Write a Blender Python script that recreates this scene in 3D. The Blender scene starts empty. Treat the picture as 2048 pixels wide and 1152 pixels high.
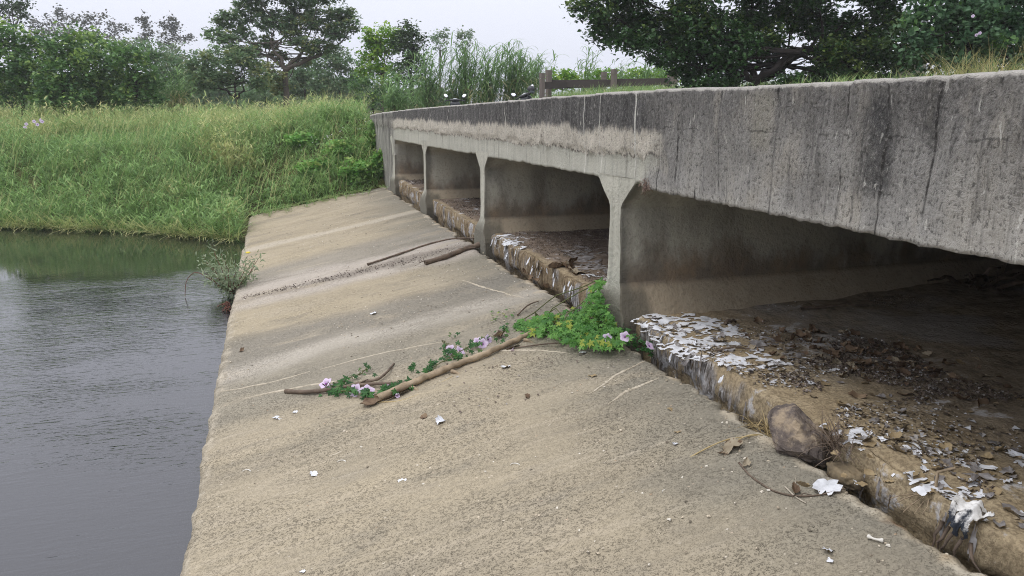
import bpy, math
import numpy as np
from mathutils import Vector, Matrix

S = bpy.context.scene
COL = S.collection
rng = np.random.default_rng(7)

# ------------------------------------------------------------------ camera
FPX = 1500.0                       # focal length in pixels of a 2048 wide frame
PITCH = math.atan(351 / 1500.0)
YAW = math.radians(17.44)          # camera looks this far right of the bridge axis (+Y)
cam = bpy.data.cameras.new('camera')
cam.sensor_width = 36
cam.lens = 36 * FPX / 2048
cam.clip_start = 0.05
cam.clip_end = 2000
camo = bpy.data.objects.new('camera', cam)
COL.objects.link(camo)
camo.location = (0, 0, 0)
camo.rotation_euler = (math.pi / 2 - PITCH, 0, -YAW)
S.camera = camo

# ------------------------------------------------------------------ sky and sun (overcast)
SUN_EL, SUN_AZ = math.radians(58), math.radians(-62)
w = bpy.data.worlds.new('World')
S.world = w
w.use_nodes = True
nt = w.node_tree
nt.nodes.clear()
out = nt.nodes.new('ShaderNodeOutputWorld')
bg = nt.nodes.new('ShaderNodeBackground')
sky = nt.nodes.new('ShaderNodeTexSky')
sky.sky_type = 'NISHITA'
sky.sun_disc = False
sky.sun_elevation = SUN_EL
sky.sun_rotation = SUN_AZ
sky.dust_density = 4
hs = nt.nodes.new('ShaderNodeHueSaturation')
hs.inputs['Saturation'].default_value = 0.25
tc = nt.nodes.new('ShaderNodeTexCoord')
sep = nt.nodes.new('ShaderNodeSeparateXYZ')
mr = nt.nodes.new('ShaderNodeMapRange')
mr.inputs['From Min'].default_value = 0.0
mr.inputs['From Max'].default_value = 1.0
cr = nt.nodes.new('ShaderNodeValToRGB')       # overcast: the cloud sheet is brighter overhead than at the horizon
cr.color_ramp.elements[0].color = (0.755, 0.785, 0.90, 1)
cr.color_ramp.elements[1].color = (0.90, 0.91, 0.97, 1)
vm = nt.nodes.new('ShaderNodeMix')
vm.data_type = 'RGBA'
vm.blend_type = 'MULTIPLY'
vm.inputs['Factor'].default_value = 1
mrv = nt.nodes.new('ShaderNodeMapRange')
mrv.inputs['To Min'].default_value = 0.95
mrv.inputs['To Max'].default_value = 2.05
gain = nt.nodes.new('ShaderNodeVectorMath')
gain.operation = 'SCALE'
SKYV = 10.4
mix = nt.nodes.new('ShaderNodeMix')
mix.data_type = 'RGBA'
mix.inputs['Factor'].default_value = 0.93
nt.links.new(tc.outputs['Generated'], sep.inputs[0])
nt.links.new(sep.outputs['Z'], mr.inputs['Value'])
nt.links.new(sep.outputs['Z'], mrv.inputs['Value'])
nt.links.new(mr.outputs[0], cr.inputs[0])
mul = nt.nodes.new('ShaderNodeMath')
mul.operation = 'MULTIPLY'
mul.inputs[1].default_value = SKYV
nt.links.new(mrv.outputs[0], mul.inputs[0])
nt.links.new(cr.outputs[0], gain.inputs[0])
nt.links.new(mul.outputs[0], gain.inputs['Scale'])
nt.links.new(sky.outputs[0], hs.inputs['Color'])
nt.links.new(hs.outputs[0], mix.inputs[6])
nt.links.new(gain.outputs[0], mix.inputs[7])
nt.links.new(mix.outputs[2], bg.inputs['Color'])
bg.inputs['Strength'].default_value = 0.1
nt.links.new(bg.outputs[0], out.inputs['Surface'])

sun = bpy.data.lights.new('sun', 'SUN')
sun.energy = 0.85
sun.angle = math.radians(25)
sun.color = (1.0, 0.96, 0.9)
suno = bpy.data.objects.new('sun', sun)
COL.objects.link(suno)
sd = Vector((math.sin(SUN_AZ) * math.cos(SUN_EL), math.cos(SUN_AZ) * math.cos(SUN_EL) * -0.3, math.sin(SUN_EL)))
suno.rotation_euler = sd.to_track_quat('Z', 'Y').to_euler()

S.view_settings.view_transform = 'Standard'
S.view_settings.look = 'None'
S.view_settings.gamma = 1
S.view_settings.exposure = 0.08
S.view_settings.use_curve_mapping = False
S.cycles.use_denoising = True
S.cycles.denoiser = 'OPENIMAGEDENOISE'
S.cycles.denoising_input_passes = 'RGB_ALBEDO_NORMAL'
S.cycles.denoising_prefilter = 'NONE'      # keeps the grain of concrete and leaves
S.cycles.filter_width = 1.05
S.cycles.max_bounces = 6
S.cycles.diffuse_bounces = 5
S.cycles.glossy_bounces = 3
S.cycles.transparent_max_bounces = 4
S.cycles.transmission_bounces = 2
S.cycles.caustics_reflective = False
S.cycles.caustics_refractive = False

# ------------------------------------------------------------------ geometry helpers
_fw = np.array([math.sin(YAW) * math.cos(PITCH), math.cos(YAW) * math.cos(PITCH), -math.sin(PITCH)])
_rt = np.array([math.cos(YAW), -math.sin(YAW), 0.0])
_up = np.cross(_rt, _fw)


def ray(px, py):
    """direction from the viewpoint for a photo pixel (survey of the site from the photograph)"""
    return _fw + _rt * (px - 1024) / FPX - _up * (py - 576) / FPX


def on_x(px, py, X):
    d = ray(px, py)
    return d * X / d[0]


def on_z(px, py, Z):
    d = ray(px, py)
    return d * Z / d[2]


def at(px, py, D):
    return ray(px, py) * D


def smooth(a, b, x):
    t = np.clip((x - a) / (b - a), 0, 1)
    return t * t * (3 - 2 * t)


def _hash(ix, iy, iz, seed):
    h = (ix.astype(np.int64) * 374761393 + iy.astype(np.int64) * 668265263 + iz.astype(np.int64) * 2147483647 + seed * 974634777) & 0xffffffff
    h = ((h ^ (h >> 13)) * 1274126177) & 0xffffffff
    h = (h ^ (h >> 16)) & 0xffff
    return h / 65535.0


def vnoise(p, seed=0):
    p = np.asarray(p, float)
    i = np.floor(p).astype(np.int64)
    f = p - i
    f = f * f * (3 - 2 * f)
    r = 0
    for dx in (0, 1):
        for dy in (0, 1):
            for dz in (0, 1):
                wgt = (f[..., 0] if dx else 1 - f[..., 0]) * (f[..., 1] if dy else 1 - f[..., 1]) * (f[..., 2] if dz else 1 - f[..., 2])
                r = r + wgt * _hash(i[..., 0] + dx, i[..., 1] + dy, i[..., 2] + dz, seed)
    return r * 2 - 1


def fbm(p, oct=4, seed=0, gain=0.5):
    p = np.asarray(p, float)
    a, r = 1.0, 0
    for k in range(oct):
        r = r + a * vnoise(p, seed + k)
        p = p * 2.03 + 11.7
        a *= gain
    return r


def p3(x, y, z):
    return np.stack(np.broadcast_arrays(np.asarray(x, float), np.asarray(y, float), np.asarray(z, float)), -1)


class MB:
    """collects vertices and faces (tri / quad arrays) and links them as one mesh object"""

    def __init__(self):
        self.v, self.f, self.a, self.m, self.n = [], [], {}, [], 0

    def add(self, V, F, mi=0, **attrs):
        V = np.asarray(V, float).reshape(-1, 3)
        if isinstance(F, np.ndarray):
            F = [F]
        for f in F:
            f = np.asarray(f, np.int64)
            self.f.append(f + self.n)
            self.m.append(np.full(len(f), mi))
        self.v.append(V)
        for k in ('rnd', 'tint'):
            val = attrs.get(k, 0.5)
            self.a.setdefault(k, []).append(np.broadcast_to(np.asarray(val, float), (len(V),)).copy())
        self.n += len(V)

    def mesh(self, name, mats, smooth_shade=True, attrs=True):
        me = bpy.data.meshes.new(name)
        V = np.concatenate(self.v).astype(np.float32)
        me.vertices.add(len(V))
        me.vertices.foreach_set('co', V.ravel())
        li = np.concatenate([f.ravel() for f in self.f]).astype(np.int32)
        cnt = np.concatenate([np.full(len(f), f.shape[1]) for f in self.f]).astype(np.int32)
        st = np.concatenate([[0], np.cumsum(cnt)[:-1]]).astype(np.int32)
        me.loops.add(len(li))
        me.loops.foreach_set('vertex_index', li)
        me.polygons.add(len(cnt))
        me.polygons.foreach_set('loop_start', st)
        me.polygons.foreach_set('loop_total', cnt)
        me.polygons.foreach_set('material_index', np.concatenate(self.m).astype(np.int32))
        me.polygons.foreach_set('use_smooth', np.full(len(cnt), bool(smooth_shade)))
        me.update(calc_edges=True)
        if attrs:
            for k, l in self.a.items():
                at_ = me.attributes.new(k, 'FLOAT', 'POINT')
                at_.data.foreach_set('value', np.concatenate(l).astype(np.float32))
        if not isinstance(mats, (list, tuple)):
            mats = [mats]
        for m in mats:
            me.materials.append(m)
        me.validate()
        return me

    def build(self, name, mats, parent=None, smooth_shade=True, loc=None):
        me = self.mesh(name, mats, smooth_shade)
        o = bpy.data.objects.new(name, me)
        COL.objects.link(o)
        if parent is not None:
            o.parent = parent
        if loc is not None:
            o.location = loc
        return o


def link(name, me, parent=None, loc=(0, 0, 0), rot=(0, 0, 0), sc=(1, 1, 1)):
    o = bpy.data.objects.new(name, me)
    COL.objects.link(o)
    if parent is not None:
        o.parent = parent
    o.location, o.rotation_euler, o.scale = loc, rot, sc
    return o


def tag(o, label=None, cat=None, group=None, kind=None):
    for k, v in (('label', label), ('category', cat), ('group', group), ('kind', kind)):
        if v:
            o[k] = v
    return o


def empty(name, loc=(0, 0, 0), rz=0.0, label=None, cat=None, group=None):
    o = bpy.data.objects.new(name, None)
    COL.objects.link(o)
    o.location = loc
    o.rotation_euler = (0, 0, rz)
    o.empty_display_size = 0.1
    return tag(o, label, cat, group)


def grid_faces(nu, nv, wrap_v=False):
    i = np.arange(nu - 1)[:, None]
    j = np.arange(nv if wrap_v else nv - 1)[None, :]
    j2 = (j + 1) % nv
    return np.stack([i * nv + j, (i + 1) * nv + j, (i + 1) * nv + j2, i * nv + j2], -1).reshape(-1, 4)


def box(mb, c, s, rz=0.0, **kw):
    c, s = np.array(c, float), np.array(s, float) / 2
    V = np.array([[x, y, z] for x in (-1, 1) for y in (-1, 1) for z in (-1, 1)], float) * s
    if rz:
        ca, sa = math.cos(rz), math.sin(rz)
        V = np.stack([V[:, 0] * ca - V[:, 1] * sa, V[:, 0] * sa + V[:, 1] * ca, V[:, 2]], -1)
    F = np.array([[0, 1, 3, 2], [4, 6, 7, 5], [0, 4, 5, 1], [2, 3, 7, 6], [0, 2, 6, 4], [1, 5, 7, 3]])
    mb.add(V + c, F, **kw)


def tube(mb, pts, rad, n=6, cap=True, rough=0.0, **kw):
    pts = np.asarray(pts, float)
    rad = np.broadcast_to(np.asarray(rad, float), (len(pts),))
    t = np.gradient(pts, axis=0)
    t /= np.linalg.norm(t, axis=1, keepdims=True) + 1e-9
    ref = np.array([0, 0, 1.0]) if abs(t[:, 2]).mean() < 0.8 else np.array([1.0, 0, 0])
    a = np.cross(t, ref)
    a /= np.linalg.norm(a, axis=1, keepdims=True) + 1e-9
    b = np.cross(t, a)
    th = np.arange(n) * 2 * math.pi / n
    r = rad[:, None] * (1 + rough * rng.uniform(-1, 1, (len(pts), n)))
    V = pts[:, None, :] + (a[:, None, :] * np.cos(th)[None, :, None] + b[:, None, :] * np.sin(th)[None, :, None]) * r[..., None]
    F = [grid_faces(len(pts), n, True)]
    V = V.reshape(-1, 3)
    if cap:
        k = len(V)
        V = np.concatenate([V, pts[:1], pts[-1:]])
        i = np.arange(n)
        F.append(np.stack([np.full(n, k), (i + 1) % n, i], -1))
        e = (len(pts) - 1) * n
        F.append(np.stack([np.full(n, k + 1), e + i, e + (i + 1) % n], -1))
    mb.add(V, F, **kw)


def curve(p0, p1, sag=(0, 0, 0), n=8, wob=0.0):
    t = np.linspace(0, 1, n)[:, None]
    p0, p1 = np.asarray(p0, float), np.asarray(p1, float)
    P = p0 + (p1 - p0) * t + np.asarray(sag, float) * (4 * t * (1 - t))
    if wob:
        P[1:-1] += rng.normal(0, wob, (n - 2, 3))
    return P


def poly_curve(pts, n=24):
    pts = np.asarray(pts, float)
    d = np.concatenate([[0], np.cumsum(np.linalg.norm(np.diff(pts, axis=0), axis=1))])
    s = np.linspace(0, d[-1], n)
    P = np.stack([np.interp(s, d, pts[:, k]) for k in range(3)], -1)
    if len(pts) > 2:
        for _ in range(2):
            P[1:-1] = (P[:-2] + 2 * P[1:-1] + P[2:]) / 4
    return P


def rand_rot(N, tilt=None):
    """N random rotation matrices; with tilt the normal stays within that angle (radians, array ok) of +Z"""
    if tilt is None:
        q = rng.normal(size=(N, 4))
        q /= np.linalg.norm(q, axis=1, keepdims=True)
        w_, x, y, z = q.T
        return np.stack([np.stack([1 - 2 * (y * y + z * z), 2 * (x * y - z * w_), 2 * (x * z + y * w_)], -1),
                         np.stack([2 * (x * y + z * w_), 1 - 2 * (x * x + z * z), 2 * (y * z - x * w_)], -1),
                         np.stack([2 * (x * z - y * w_), 2 * (y * z + x * w_), 1 - 2 * (x * x + y * y)], -1)], 1)
    a = rng.uniform(0, 2 * math.pi, N)
    b = rng.uniform(0, 2 * math.pi, N)
    c = rng.uniform(0, 1, N) * tilt
    def Rz(t):
        z0, o1 = np.zeros_like(t), np.ones_like(t)
        return np.stack([np.stack([np.cos(t), -np.sin(t), z0], -1), np.stack([np.sin(t), np.cos(t), z0], -1), np.stack([z0, z0, o1], -1)], 1)
    def Rx(t):
        z0, o1 = np.zeros_like(t), np.ones_like(t)
        return np.stack([np.stack([o1, z0, z0], -1), np.stack([z0, np.cos(t), -np.sin(t)], -1), np.stack([z0, np.sin(t), np.cos(t)], -1)], 1)
    return Rz(a) @ Rx(c) @ Rz(b)


def scatter(mb, tv, tf, R, T, sc, rnd, tint=0.5, mi=0):
    tv = np.asarray(tv, float)
    N, n = len(T), len(tv)
    sc = np.broadcast_to(np.asarray(sc, float), (N,))
    V = np.einsum('nij,kj->nki', R, tv) * sc[:, None, None] + T[:, None, :]
    off = (np.arange(N) * n)[:, None, None]
    F = [(np.asarray(f)[None] + off).reshape(-1, np.asarray(f).shape[1]) for f in (tf if isinstance(tf, list) else [tf])]
    mb.add(V.reshape(-1, 3), F, mi=mi, rnd=np.repeat(np.broadcast_to(rnd, (N,)), n), tint=np.repeat(np.broadcast_to(tint, (N,)), n))


LEAF_V = np.array([[0, 0, 0], [0.32, 0.45, 0.10], [0, 1, -0.06], [-0.32, 0.45, 0.10]])
LEAF_F = np.array([[0, 1, 2, 3]])
ROUND_V = np.array([[0, 0, 0], [0.45, 0.1, 0.06], [0.5, 0.5, 0.1], [0, 1.05, -0.1], [-0.5, 0.5, 0.1], [-0.45, 0.1, 0.06]])
ROUND_F = [np.array([[0, 1, 2, 3], [0, 3, 4, 5]])]


def blades(mb, root, L, az, lean, bend, wid, rnd, tint, segs=3, side=None):
    """arching grass blades: every blade a tapering strip"""
    N = len(root)
    ds = 1.0 / segs
    pos = root.astype(float).copy()
    dirh = np.stack([np.cos(az), np.sin(az), np.zeros(N)], -1)
    if side is None:
        side = rng.uniform(0, 2 * math.pi, N)
    sv = np.stack([-np.sin(az), np.cos(az), np.zeros(N)], -1)
    tw = rng.normal(0, 0.6, N)
    sv = sv * np.cos(tw)[:, None] + dirh * np.sin(tw)[:, None]
    rows = []
    prof = np.array([0.8, 1.0, 0.75, 0.5, 0.3, 0.2, 0.1])
    prof = np.interp(np.linspace(0, 1, segs + 1), np.linspace(0, 1, 5), [0.75, 1.0, 0.85, 0.55, 0.06])
    for k in range(segs + 1):
        hw = (wid * prof[k] / 2)[:, None]
        rows.append(np.stack([pos - sv * hw, pos + sv * hw], 1))
        a = lean + bend * (k + 0.5) * ds
        step = (L * ds)[:, None]
        pos = pos + step * (dirh * np.sin(a)[:, None] + np.array([0, 0, 1.0]) * np.cos(a)[:, None])
    V = np.stack(rows, 1)                      # N, segs+1, 2, 3
    n = (segs + 1) * 2
    f = np.array([[2 * k, 2 * k + 1, 2 * k + 3, 2 * k + 2] for k in range(segs)])
    F = (f[None] + (np.arange(N) * n)[:, None, None]).reshape(-1, 4)
    mb.add(V.reshape(-1, 3), F, rnd=np.repeat(rnd, n), tint=np.repeat(tint, n))


# ------------------------------------------------------------------ materials
class NT:
    def __init__(self, name):
        self.mat = bpy.data.materials.new(name)
        self.mat.use_nodes = True
        self.t = self.mat.node_tree
        self.t.nodes.clear()
        self.out = self.t.nodes.new('ShaderNodeOutputMaterial')
        self.co = self.t.nodes.new('ShaderNodeNewGeometry').outputs['Position']

    def new(self, typ):
        return self.t.nodes.new(typ)

    def set(self, sock, v):
        if hasattr(v, 'links') or isinstance(v, bpy.types.NodeSocket):
            self.t.links.new(v, sock)
        elif isinstance(v, (tuple, list)) and sock.type == 'RGBA' and len(v) == 3:
            sock.default_value = (*v, 1)
        else:
            sock.default_value = v

    def noise_vec(self, amt):
        n = self.new('ShaderNodeTexNoise')
        n.inputs['Scale'].default_value = 14
        self.set(n.inputs['Vector'], self.co)
        v = self.new('ShaderNodeVectorMath')
        v.operation = 'MULTIPLY_ADD'
        self.set(v.inputs[0], n.outputs['Color'])
        v.inputs[1].default_value = (amt, amt, amt)
        self.set(v.inputs[2], self.co)
        return v.outputs[0]

    def math(self, op, a, b=0.0, clamp=False):
        n = self.new('ShaderNodeMath')
        n.operation = op
        n.use_clamp = clamp
        self.set(n.inputs[0], a)
        self.set(n.inputs[1], b)
        return n.outputs[0]

    def xyz(self, v=None):
        n = self.new('ShaderNodeSeparateXYZ')
        self.set(n.inputs[0], v or self.co)
        return n.outputs

    def scale(self, v, s):
        n = self.new('ShaderNodeMapping')
        self.set(n.inputs['Vector'], v)
        n.inputs['Scale'].default_value = s
        return n.outputs[0]

    def noise(self, v, s=1.0, detail=4, rough=0.55, dist=0.0):
        n = self.new('ShaderNodeTexNoise')
        self.set(n.inputs['Vector'], v)
        n.inputs['Scale'].default_value = s
        n.inputs['Detail'].default_value = detail
        n.inputs['Roughness'].default_value = rough
        n.inputs['Distortion'].default_value = dist
        return n.outputs[0]

    def voro(self, v, s=1.0, feature='F1', out='Distance', rnd=1.0):
        n = self.new('ShaderNodeTexVoronoi')
        n.feature = feature
        self.set(n.inputs['Vector'], v)
        n.inputs['Scale'].default_value = s
        n.inputs['Randomness'].default_value = rnd
        return n.outputs[out]

    def ramp(self, f, stops, interp='LINEAR'):
        n = self.new('ShaderNodeValToRGB')
        r = n.color_ramp
        r.interpolation = interp
        while len(r.elements) < len(stops):
            r.elements.new(0.5)
        for e, (p, c) in zip(r.elements, stops):
            e.position = p
            e.color = (c, c, c, 1) if isinstance(c, (int, float)) else (*c, 1)
        self.set(n.inputs[0], f)
        return n.outputs[0]

    def step(self, x, a, b):
        n = self.new('ShaderNodeMapRange')
        n.interpolation_type = 'SMOOTHSTEP'
        self.set(n.inputs['Value'], x)
        n.inputs['From Min'].default_value = a
        n.inputs['From Max'].default_value = b
        return n.outputs[0]

    def mix(self, f, a, b, mode='MIX'):
        n = self.new('ShaderNodeMix')
        n.data_type = 'RGBA'
        n.blend_type = mode
        self.set(n.inputs[0], f)
        self.set(n.inputs[6], a)
        self.set(n.inputs[7], b)
        return n.outputs[2]

    def attr(self, name):
        n = self.new('ShaderNodeAttribute')
        n.attribute_name = name
        return n.outputs['Fac']

    def obj_random(self):
        return self.new('ShaderNodeObjectInfo').outputs['Random']

    def bump(self, h, dist=0.01, strength=1.0, normal=None):
        n = self.new('ShaderNodeBump')
        self.set(n.inputs['Height'], h)
        n.inputs['Distance'].default_value = dist
        n.inputs['Strength'].default_value = strength
        if normal is not None:
            self.set(n.inputs['Normal'], normal)
        return n.outputs[0]

    def done(self, color, rough=0.9, normal=None, spec=0.25, metallic=0.0, transl=None, coat=0.0, ior=1.5):
        b = self.new('ShaderNodeBsdfPrincipled')
        self.set(b.inputs['Base Color'], color)
        self.set(b.inputs['Roughness'], rough)
        b.inputs['Specular IOR Level'].default_value = spec
        b.inputs['Metallic'].default_value = metallic
        b.inputs['Coat Weight'].default_value = coat
        b.inputs['IOR'].default_value = ior
        if normal is not None:
            self.set(b.inputs['Normal'], normal)
        s = b.outputs[0]
        if transl is not None:
            tr = self.new('ShaderNodeBsdfTranslucent')
            self.set(tr.inputs['Color'], transl[0])
            ms = self.new('ShaderNodeMixShader')
            ms.inputs[0].default_value = transl[1]
            self.t.links.new(s, ms.inputs[1])
            self.t.links.new(tr.outputs[0], ms.inputs[2])
            s = ms.outputs[0]
        self.t.links.new(s, self.out.inputs['Surface'])
        return self.mat


def plain(name, c, rough=0.6, spec=0.3, metallic=0.0, coat=0.0):
    n = NT(name)
    v = n.noise(n.co, 30, 3)
    col = n.mix(n.math('MULTIPLY', v, 0.35), c, tuple(x * 0.6 for x in c))
    return n.done(col, rough, spec=spec, metallic=metallic, coat=coat)


def leaf_mat(name, dark, light, warm, warm_amt=0.25, transl=0.3, rough=0.5, spec=0.3):
    n = NT(name)
    r, ti = n.attr('rnd'), n.attr('tint')
    c = n.mix(r, dark, light)
    c = n.mix(n.step(ti, 1 - warm_amt - 0.25, 1.0 - warm_amt + 0.25), c, warm)
    tr = n.mix(0.5, c, tuple(min(1, x * 1.6) for x in light))
    return n.done(c, rough, spec=spec, transl=(tr, transl))


def bark_mat(name, a, b):
    n = NT(name)
    f = n.noise(n.scale(n.co, (6, 6, 1.5)), 3, 5)
    return n.done(n.mix(f, a, b), 0.9, n.bump(f, 0.02))


def mat_apron():
    n = NT('apron_concrete')
    x, y, z = n.xyz()
    big = n.noise(n.scale(n.co, (0.35, 1.5, 0.2)), 1.0, 4, 0.6)
    med = n.noise(n.scale(n.co, (1.2, 3.5, 1)), 1.5, 5, 0.6)
    fine = n.noise(n.co, 34, 3, 0.6)
    strk = n.noise(n.scale(n.co, (0.5, 9, 0.3)), 1.6, 4, 0.6)
    base = n.ramp(big, [(0.3, (0.295, 0.255, 0.188)), (0.5, (0.35, 0.30, 0.216)), (0.7, (0.40, 0.34, 0.24))])
    base = n.mix(n.math('MULTIPLY', n.step(med, 0.5, 0.75), 0.5), base, (0.27, 0.24, 0.19))
    base = n.mix(n.math('MULTIPLY', n.step(strk, 0.5, 0.68), 0.4), base, (0.47, 0.405, 0.305))
    strk2 = n.noise(n.scale(n.co, (0.35, 14, 0.3)), 1.3, 4, 0.65)
    base = n.mix(n.math('MULTIPLY', n.math('MULTIPLY', n.step(strk2, 0.5, 0.66), n.step(y, 4.5, 8)), 0.4), base, (0.23, 0.20, 0.155))
    base = n.mix(n.math('MULTIPLY', n.math('MULTIPLY', n.step(y, 8.5, 10), n.math('SUBTRACT', 1.0, n.step(x, 0.5, 2.6))), 0.4), base, (0.42, 0.35, 0.235))
    # greyer algae near the top edge by the culvert
    g = n.math('MULTIPLY', n.step(n.math('ADD', x, n.math('MULTIPLY', big, 2.2)), 2.8, 4.3), 0.75)
    base = n.mix(g, base, (0.215, 0.205, 0.17))
    warp = n.math('ADD', n.math('MULTIPLY', n.math('SUBTRACT', n.noise(n.scale(n.co, (0.5, 0.5, 0.5)), 1.2, 3), 0.5), 0.9),
                  n.math('MULTIPLY', n.math('SUBTRACT', fine, 0.5), 0.12))
    yw = n.math('ADD', y, warp)

    def band(yc, hw, soft, col, amt, base, slope=0.0):
        d = n.math('ABSOLUTE', n.math('SUBTRACT', n.math('ADD', yw, n.math('MULTIPLY', x, slope)), yc))
        return n.mix(n.math('MULTIPLY', n.math('SUBTRACT', 1.0, n.step(d, hw, hw + soft)), amt), base, col)
    base = band(13.2, 0.35, 0.8, (0.27, 0.25, 0.215), 0.7, base)
    base = band(11.9, 0.55, 0.5, (0.47, 0.42, 0.37), 0.75, base)
    base = band(11.75, 0.04, 0.30, (0.17, 0.145, 0.12), 0.6, base)
    base = band(9.0, 0.28, 0.6, (0.22, 0.205, 0.175), 0.75, base)
    base = band(8.25, 0.1, 0.4, (0.46, 0.42, 0.36), 0.75, base)
    base = band(7.5, 0.25, 0.7, (0.25, 0.23, 0.185), 0.7, base)
    base = band(16.2, 0.08, 0.3, (0.53, 0.47, 0.38), 0.6, base)
    # smooth sandy film in places, grey algae blotches in others
    film = n.noise(n.scale(n.co, (0.7, 1.6, 1)), 1.0, 5, 0.65, 0.4)
    base = n.mix(n.math('MULTIPLY', n.step(film, 0.52, 0.66), 0.5), base, (0.42, 0.36, 0.265))
    base = n.mix(n.math('MULTIPLY', n.math('SUBTRACT', 1.0, n.step(film, 0.34, 0.45)), 0.45), base, (0.21, 0.19, 0.15))
    scr = n.noise(n.scale(n.co, (0.7, 26, 1)), 1.0, 3, 0.6)
    base = n.mix(n.math('MULTIPLY', n.math('MULTIPLY', n.step(scr, 0.66, 0.72), n.step(film, 0.45, 0.55)), 0.5), base, (0.55, 0.48, 0.37))
    lrim = n.step(n.math('ADD', x, n.math('MULTIPLY', n.math('SUBTRACT', n.noise(n.co, 5, 4), 0.5), 0.3)), -0.63, -0.72)
    base = n.mix(n.math('MULTIPLY', lrim, 0.7), base, n.ramp(n.noise(n.co, 9, 3), [(0.4, (0.30, 0.26, 0.195)), (0.6, (0.52, 0.46, 0.36))]))
    # pits and embedded pale chips
    p1 = n.noise(n.scale(n.co, (34, 44, 36)), 1.0, 4, 0.65)
    p2 = n.noise(n.scale(n.co, (80, 100, 80)), 1.0, 2, 0.6)
    pmask = n.math('MULTIPLY', n.step(n.noise(n.scale(n.co, (0.8, 1.2, 1)), 1.5, 3), 0.36, 0.62), n.math('SUBTRACT', 1.0, n.math('MULTIPLY', n.step(y, 6.0, 9.0), 0.6)))
    pit = n.math('MAXIMUM', n.math('MULTIPLY', n.math('SUBTRACT', 1.0, n.step(p1, 0.385, 0.425)), n.math('ADD', 0.12, n.math('MULTIPLY', pmask, 0.88))),
                 n.math('MULTIPLY', n.math('SUBTRACT', 1.0, n.step(p2, 0.37, 0.42)), n.math('ADD', 0.2, n.math('MULTIPLY', pmask, 0.45))))
    base = n.mix(n.math('MULTIPLY', pit, 0.44), base, (0.14, 0.12, 0.092))
    base = n.mix(n.math('MULTIPLY', n.step(p1, 0.58, 0.66), 0.22), base, (0.52, 0.46, 0.36))
    cv = n.voro(n.scale(n.co, (15, 22, 15)), 1.0, out='Color')
    cd = n.voro(n.scale(n.co, (15, 22, 15)), 1.0)
    chip = n.math('MULTIPLY', n.step(n.xyz(cv)[0], 0.74, 0.78), n.math('SUBTRACT', 1.0, n.step(n.math('ADD', cd, n.math('MULTIPLY', fine, 0.18)), 0.20, 0.27)))
    base = n.mix(n.math('MULTIPLY', chip, 0.75), base, n.ramp(n.xyz(cv)[1], [(0, (0.62, 0.53, 0.40)), (0.6, (0.66, 0.6, 0.5)), (1, (0.5, 0.33, 0.2))]))
    # pale broken rim along the gap
    rim = n.step(n.math('ADD', x, n.math('MULTIPLY', n.math('SUBTRACT', n.noise(n.co, 3, 4), 0.5), 0.5)), 2.94, 3.03)
    base = n.mix(n.math('MULTIPLY', rim, 0.85), base, n.ramp(n.noise(n.co, 4, 3), [(0.35, (0.6, 0.54, 0.43)), (0.6, (0.5, 0.42, 0.30)), (0.75, (0.40, 0.25, 0.14))]))
    base = n.mix(n.math('MULTIPLY', n.step(fine, 0.35, 0.75), 0.22), base, (0.12, 0.105, 0.085))
    h = n.math('ADD', n.math('SUBTRACT', n.math('ADD', n.math('MULTIPLY', fine, 0.5), n.math('MULTIPLY', chip, 0.4)), n.math('MULTIPLY', pit, 0.9)), n.math('MULTIPLY', p1, 0.25))
    return n.done(base, 0.95, n.bump(h, 0.014, 0.9), spec=0.1)


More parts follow.
